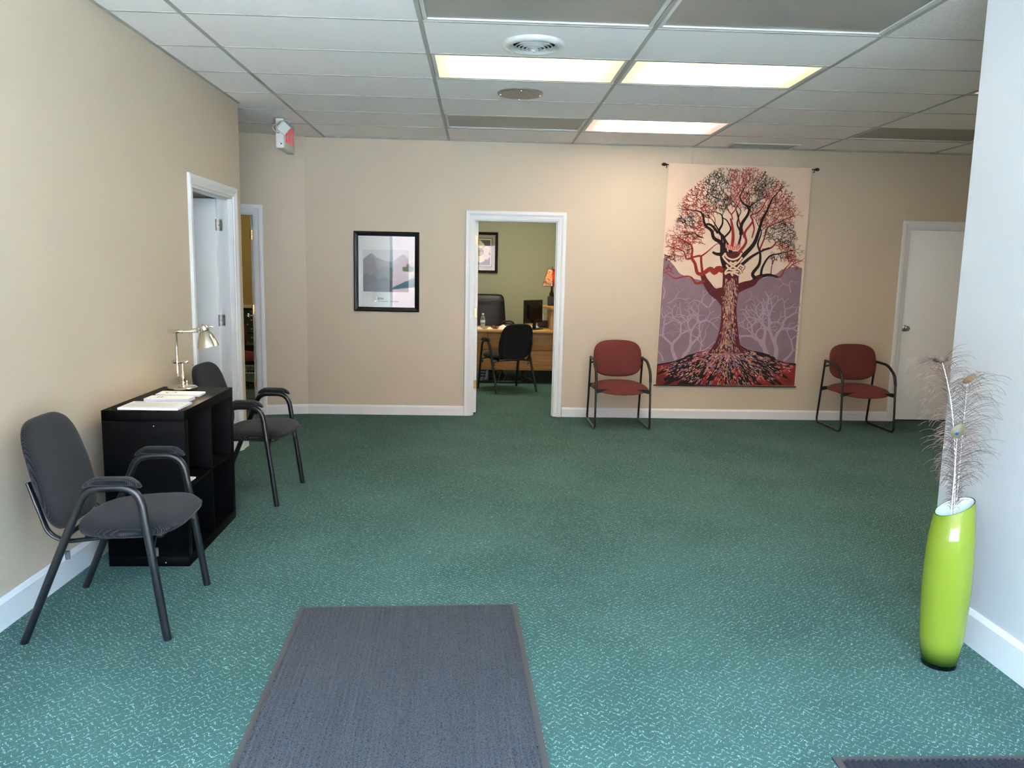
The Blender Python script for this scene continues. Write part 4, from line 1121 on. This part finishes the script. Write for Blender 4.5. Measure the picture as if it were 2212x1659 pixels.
# high back leather chair
LEA = mat('black leather', '#0a0a0b', .45, bump=(120, .25))
ch = thing('office_chair', 'high backed black leather office chair behind oak desk', 'chair', (1.62, 7.08, 0))
def lo_(th):
    a, b = superell(.30, .33, 9.0)(th); return (a*(1-.08*b/.33), b)
pad(lo_, .05, .04, lambda a, b, h: (a, -h+.04*b/.33+.15*a*a, .835+b), 7, 48).obj('backrest', LEA, ch, smooth=60)
mb = MB().tube([(-.27+.54*k/12, -.052-.0, 1.085-.028*math.sin(PI*k/12)) for k in range(13)], .008, 8); mb.obj('headrest_seam', LEA, ch, smooth=60)
pad(superell(.26, .25, 3.5), .05, .05, lambda a, b, h: (a, b-.18, .50+h), 6, 40).obj('seat', LEA, ch, smooth=60)
for s in (-1, 1): MB().tube(fillet([(s*.29, -.02, .52), (s*.31, -.03, .68), (s*.31, -.28, .68), (s*.29, -.30, .50)], .05), .018, 10).obj('armrest', BLACKP, ch, smooth=60)
MB().lathe([(.03, .10), (.03, .45)], 16, (0, -.15, 0)).obj('gas_lift', BLACKP, ch, smooth=60)
for k in range(5):
    a = 2*PI*k/5+.3; MB().tube([(0, -.15, .12), (.28*math.cos(a), -.15+.28*math.sin(a), .075)], .02, 8).obj('base_arm', BLACKP, ch, smooth=60)
    MB().lathe([(0, -.012), (.030, -.012), (.030, .012), (0, .012)], 14, (.28*math.cos(a), -.15+.28*math.sin(a), .030), 'x').obj('caster', BLACKP, ch, smooth=40)
# monitor seen from behind
mo = thing('monitor', 'black computer monitor turned away on oak desk', 'monitor', (2.265, 6.27, dz), math.radians(52))
box('screen_shell', BLACKP, (-.215, .215, -.012, .012, .085, .395), mo, .006)
MB().prism([(-.13, .14), (.13, .14), (.15, .335), (-.15, .335)], lambda a, b, h: (a, h, b), -.045, -.012).obj('back_bulge', BLACKP, mo)
box('screen', mat('dark screen', '#101214', .15), (-.20, .20, .0121, .0135, .10, .38), mo)
box('stand_neck', BLACKP, (-.03, .03, -.035, -.013, .012, .20), mo, .004)
box('stand_foot', BLACKP, (-.11, .11, -.10, .07, 0, .012), mo, .004)
# water bottle
bt = thing('water_bottle', 'clear plastic water bottle with white cap on oak desk', 'bottle', (1.590, 6.20, dz))
MB().lathe([(0, .002), (.028, 0), (.032, .006), (.032, .05), (.029, .058), (.032, .066), (.032, .125), (.030, .14), (.022, .165), (.013, .180), (.0125, .19)], 24).obj('bottle_body', mat('clear plastic', '#e9eef0', .08, trans=.9, ior=1.25), bt, smooth=50)
MB().lathe([(0, .004), (.029, .004), (.030, .075), (0, .075)], 20).obj('liquid', mat('pale liquid', '#c9c79a', .1), bt, smooth=40)
MB().lathe([(.0325, .085), (.0325, .12)], 24).obj('bottle_label', mat('pale label', '#c7d6de', .5), bt, smooth=60)
MB().lathe([(.0145, .188), (.0145, .206), (.012, .208), (0, .208)], 18).obj('cap', WHITEP, bt, smooth=40)
# papers and small things on the desk
def crumple(name, label, cat, x, y, r, hgt, mt, seed, group=None, n=14, pointy=.5):
    r_ = random.Random(seed); mb = MB(); rows = []
    for k, (q, zz) in enumerate(((1.0, 0), (.9, .35), (.62, .75), (.2, 1.0))):
        rows.append([(q*r*(1+r_.uniform(-.25, .25)*pointy)*math.cos(2*PI*j/n), q*r*.7*(1+r_.uniform(-.25, .25)*pointy)*math.sin(2*PI*j/n), hgt*zz*(1+r_.uniform(-.3, .3)*pointy) if k else 0) for j in range(n)])
    mb.grid(rows, cv=True); mb.f.append(tuple(3*n+j for j in range(n))); mb.f.append(tuple(reversed(range(n))))
    o = mb.obj(name, mt, smooth=None if pointy > .4 else 80); o.location = (x, y, dz+.0005); return tag(o, label, cat, group)
crumple('crumpled_paper', 'crumpled white paper on oak desk behind visitor chair', 'paper', 1.865, 6.20, .072, .055, mat('off white paper', '#e6e2d2', .8), 4)
crumple('pouch', 'dark red pouch lying on oak desk', 'pouch', 1.735, 6.26, .055, .045, mat('dark red leather', '#5a1a24', .5), 5, pointy=.3)
crumple('small_card', 'pale yellow folded card on oak desk beside bottle', 'card', 1.685, 6.14, .045, .028, mat('pale yellow paper', '#e8dfae', .8), 6, pointy=.35)
for k, (x, y, a, lab) in enumerate(((1.47, 6.22, .2, 'flat white papers at left end of oak desk'), (2.02, 6.36, -.3, 'white papers spread left of the black monitor'), (2.24, 6.60, .4, 'white papers leaning right of the black monitor'))):
    t = thing('desk_papers', lab, 'papers', (x, y, dz), a)
    for q in range(3):
        o = MB().box(-.105, .105, -.075, .075, .001+q*.006, .0065+q*.006).obj('sheet', PAPER, t); o.rotation_euler = (0, 0, .15*(q-1)); o.location = (.01*q, .012*(q-1), 0)
tc = thing('desk_phone', 'low rounded black desk item behind crumpled paper', 'phone', (1.94, 6.60, dz))
pad(superell(.09, .08, 2.6), .06, .0, lambda a, b, h: (a, b, h), 6, 36).obj('phone_body', BLACKP, tc, smooth=60)
MB().tube(fillet([(-.085, -.03, .05), (-.05, -.03, .085), (.05, -.03, .085), (.085, -.03, .05)], .04), .014, 10).obj('handset', BLACKP, tc, smooth=60)
bo_ = thing('file_sorter', 'dark wood file box with white papers under the raised counter', 'file box', (2.46, 6.66, dz))
box('file_box_body', MATS['dark walnut'], (-.10, .035, -.06, .06, 0, .10), bo_, .002)
for q in range(4): box('folder', PAPER, (-.085+q*.028, -.082+q*.028, -.055, .055, .10, .19+.02*(q % 2)), bo_)
# table lamp with painted shade
lp = thing('table_lamp', 'table lamp with amber lit four sided shade on raised oak counter', 'lamp', (2.545, 6.66, 1.032))
box('lamp_base_block', mat('dark carved base', '#17140f', .5, bump=(60, .6)), (-.052, .052, -.052, .052, 0, .130), lp, .008)
MB().lathe([(.030, .13), (.034, .145), (.030, .17), (.018, .20), (.014, .225), (.016, .245), (.012, .26), (.012, .31)], 20).obj('stem', mat('bronze stem', '#3a2a1b', .35, metal=.6), lp, smooth=50)
def shade_mat(name, c1, c2, e, spots):
    m = bpy.data.materials.new(name); m.use_nodes = True; t = NT(m); b = t.n['Principled BSDF']
    n = t.noise(t.mapping(t.coord(), (30, 30, 45)), 1.0, 3, .6, 1.2)
    t.l.new(t.mix(t.ramp(n, .47, .56), lin(c1), lin(c2)), b.inputs['Base Color']); b.inputs['Roughness'].default_value = .6
    b.inputs['Subsurface Weight'].default_value = 0
    tr = t.new('ShaderNodeBsdfTranslucent'); tr.inputs[0].default_value = (*lin(e), 1)
    mx = t.new('ShaderNodeMixShader'); mx.inputs[0].default_value = .22
    t.l.new(b.outputs[0], mx.inputs[1]); t.l.new(tr.outputs[0], mx.inputs[2]); t.l.new(mx.outputs[0], t.n['Material Output'].inputs[0])
    return m
SHA = shade_mat('printed leaf shade', '#6b5a3a', '#e2d5b0', '#ff8a20', True); SHB = shade_mat('red brown shade', '#4a1c0c', '#5c2410', '#ff5a10', False); SHC = mat('bronze shade edge', '#5a4630', .5)
zb, zt, rb, rt = .270, .505, .092, .042
cb = [(-rb, -rb), (rb, -rb), (rb, rb), (-rb, rb)]; ct = [(-rt, -rt), (rt, -rt), (rt, rt), (-rt, rt)]
shl = link('lamp_shade', None, None, lp, rot=(0, 0, math.radians(-46)))
for k in range(4):
    a, b, c, d = cb[k], cb[(k+1) % 4], ct[(k+1) % 4], ct[k]
    MB().quad((*a, zb), (*b, zb), (*c, zt), (*d, zt)).obj('shade_panel', (SHA, SHB, SHA, SHB)[(k+0) % 4], shl, fix=False)
    MB().tube([(*a, zb), (*d, zt)], .004, 6).obj('shade_rib', SHC, shl)
    MB().tube([(*a, zb), (*b, zb)], .004, 6).obj('shade_rib', SHC, shl); MB().tube([(*d, zt), (*c, zt)], .004, 6).obj('shade_rib', SHC, shl)
MB().lathe([(0, .54), (.005, .54), (.004, .505), (.004, .30)], 8).obj('finial', MATS['bronze stem'], lp)
MB().lathe([(0, .37), (.016, .375), (.024, .395), (.02, .415), (0, .425)], 14).obj('bulb', mat('amber bulb', '#ffb060', .4, emit=(26, '#ff7a18')), lp, smooth=60)
l2 = bpy.data.lights.new('lamp_glow', 'POINT'); l2.energy = .22; l2.color = (1, .55, .2); l2.shadow_soft_size = .03
l2o = bpy.data.objects.new('lamp_glow', l2); COL.objects.link(l2o); l2o.parent = lp; l2o.location = (-.012, -.045, .40)
# spider plant beside the lamp
sp = thing('spider_plant', 'green spider plant with arching leaves on raised oak counter', 'plant', (2.66, 6.42, 1.032))
MB().lathe([(0, 0), (.05, 0), (.065, .09), (.058, .09), (.05, .075), (0, .075)], 24).obj('pot', mat('grey pot', '#4a5a52', .6), sp, smooth=40)
LF = mat('spider plant leaf', '#5f8a5a', .5, var=(20, .3)); rnd2 = random.Random(8)
for k in range(22):
    a = 2*PI*k/22+rnd2.uniform(-.2, .2); L = rnd2.uniform(.12, .24); up = rnd2.uniform(1.0, 1.5); mb = MB(); A, Bv = [], []
    for q in range(8):
        u = q/7; r_ = L*u; z = .08+up*L*u*1.1-1.5*L*u*u; w = .006*(1-u*.85)
        A.append((math.cos(a)*r_-math.sin(a)*w, math.sin(a)*r_+math.cos(a)*w, z)); Bv.append((math.cos(a)*r_+math.sin(a)*w, math.sin(a)*r_-math.cos(a)*w, z))
    mb.grid([A, Bv]).obj('leaf', LF, sp, fix=False)
# flower picture
fp = thing('flower_picture', 'dark framed white poppy picture on green office wall', 'picture', (1.475, 7.6, 1.766))
frame(fp, .330, .302, .040, .045, mat('dark bronze frame', '#1d1710', .35))
MB().box(-.292, .292, -.012, -.006, -.264, .264).obj('mat_board', mat('sage mat', '#9aa08c', .8), fp)
MB().box(-.245, .245, -.0135, -.012, -.215, .215).obj('inner_mat', mat('dark inner line', '#3a342e', .8), fp)
MB().box(-.235, .235, -.0145, -.0135, -.205, .205).obj('inner_mat_light', mat('cream inner mat', '#cfc9c0', .8), fp)
MB().box(-.215, .215, -.0155, -.0145, -.185, .185).obj('print_ground', mat('print charcoal', '#4a434b', .8), fp)
PET = mat('cream petal print', '#e6dfc6', .8, var=(25, .12)); 
for k, (a, R1, wd) in enumerate(((.4, .20, .9), (1.5, .19, 1.0), (2.6, .20, .9), (3.7, .19, .9), (5.0, .17, 1.0), (5.8, .19, .8))):
    mb = MB(); c = [(.05, -.0158-.0003*k, .0)]
    pts = []
    for j in range(17):
        b = a-wd/2*1.1+wd*1.1*j/16; r_ = R1*(.95+.05*math.sin(j*.8+k))*(.72+.28*math.sin(PI*j/16))
        x = .05+math.cos(b)*r_; z = math.sin(b)*r_*.95
        pts.append((max(-.213, min(.213, x)), -.0158-.0003*k, max(-.183, min(.183, z))))
    mb.poly(c+pts).obj('petal_print', PET, fp, fix=False)
MB().poly([(.05+.07*math.cos(2*PI*j/20), -.0182, .01+.06*math.sin(2*PI*j/20)) for j in range(20)]).obj('stamen_print', mat('stamen print', '#a08a5a', .8, var=(60, .3)), fp, fix=False)
MB().poly([(.06+.022*math.cos(2*PI*j/16), -.0186, .02+.022*math.sin(2*PI*j/16)) for j in range(16)]).obj('pistil_print', mat('pistil print', '#4b524c', .8), fp, fix=False)
MB().box(-.291, .291, -.0205, -.0195, -.263, .263).obj('glass', PICGLASS, fp)
# things under the desk
ub = thing('power_strip', 'black power strip with cables under oak desk', 'power strip', (1.86, 6.20, 0))
box('strip_body', BLACKP, (-.26, .26, -.03, .03, .0, .032), ub, .006)
for k, (a, b, c) in enumerate(((-.25, .12, .18), (-.05, .3, .14), (.02, .42, .11))):
    MB().tube(fillet([(a, 0, .032), (a+.03, .01, c), ((a+b)/2+.05, .03, c), (b, .02, .03)], .04), .005, 6).obj('cable', BLACKP, ub, smooth=60)
ca = thing('paper_carton', 'grey and white printed carton under oak desk', 'box', (1.62, 6.45, 0))
box('carton_body', mat('pale grey carton', '#9aa2a8', .7), (-.10, .055, -.12, .12, 0, .20), ca, .003)
for z in (.06, .10, .14): box('carton_print', BLACKP, (-.08, .02, -.1212, -.1205, z, z+.018), ca)
# unseen light panel added to brighten the office
of = thing('office_fill_light', 'unseen lit panel added to brighten green office', 'ceiling light', (2.0, 5.6, H))
box('frame', TEEW, (-.62, .62, -.32, .32, -.012, -.001), of, .002)
box('lens', mat('office fill lens', '#ffffff', .5, emit=(LAMP['office'], '#fff1d6')), (-.58, .58, -.28, .28, -.016, -.0121), of)
df = thing('den_fill_light', 'unseen lit panel added to brighten mustard room', 'ceiling light', (-1.2, 5.6, H+.04))  # out of view, added to light the room behind the narrow doorway
box('frame', TEEW, (-.32, .32, -.32, .32, -.012, -.001), df, .002)
box('lens', mat('den fill lens', '#ffffff', .5, emit=(LAMP['den'], '#ffe6ba')), (-.28, .28, -.28, .28, -.016, -.0121), df)

# ================================================================== DEN (seen through the narrow doorway)
fb = thing('display_box', 'low black box with silver top edge and pale wooden pieces by dotted wallpaper', 'display box', (-1.75, 6.9, 0))
box('box_body', BLACKP, (-.45, .45, -.12, .15, .13, .40), fb, .004)
box('top_edge', STEEL, (-.46, .46, -.135, .16, .401, .412), fb, .003)
for k in range(9):
    r_ = random.Random(k); x = -.30+.085*k
    MB().tube([(x, -.155, .22+.02*(k % 3)), (x+.05, -.15, .25+.03*((k*7) % 3)), (x+.09, -.155, .22+.05*((k*5) % 2))], .022-.003*(k % 3), 7).obj('wood_piece', WOODP, fb, smooth=50)
box('shelf_lip', BLACKP, (-.45, .45, -.185, -.121, .13, .20), fb, .003)
gp = thing('wire_grille', 'white wire grille standing along the dotted wall base', 'grille', (-1.75, 6.70, 0))
for k in range(28): MB().tube([(-.5+k*.037, 0, .0), (-.5+k*.037, 0, .12)], .003, 6).obj('wire', TRIM, gp)
for z in (.008, .02, .115): MB().tube([(-.52, 0, z), (.52, 0, z)], .004, 6).obj('rail', TRIM, gp)
MB().box(-1.5, -.75, 4.62, 4.66, 0, .004).obj('floor_strip', BLACKP, label='thin dark strip on the carpet inside the narrow doorway', cat='floor strip')
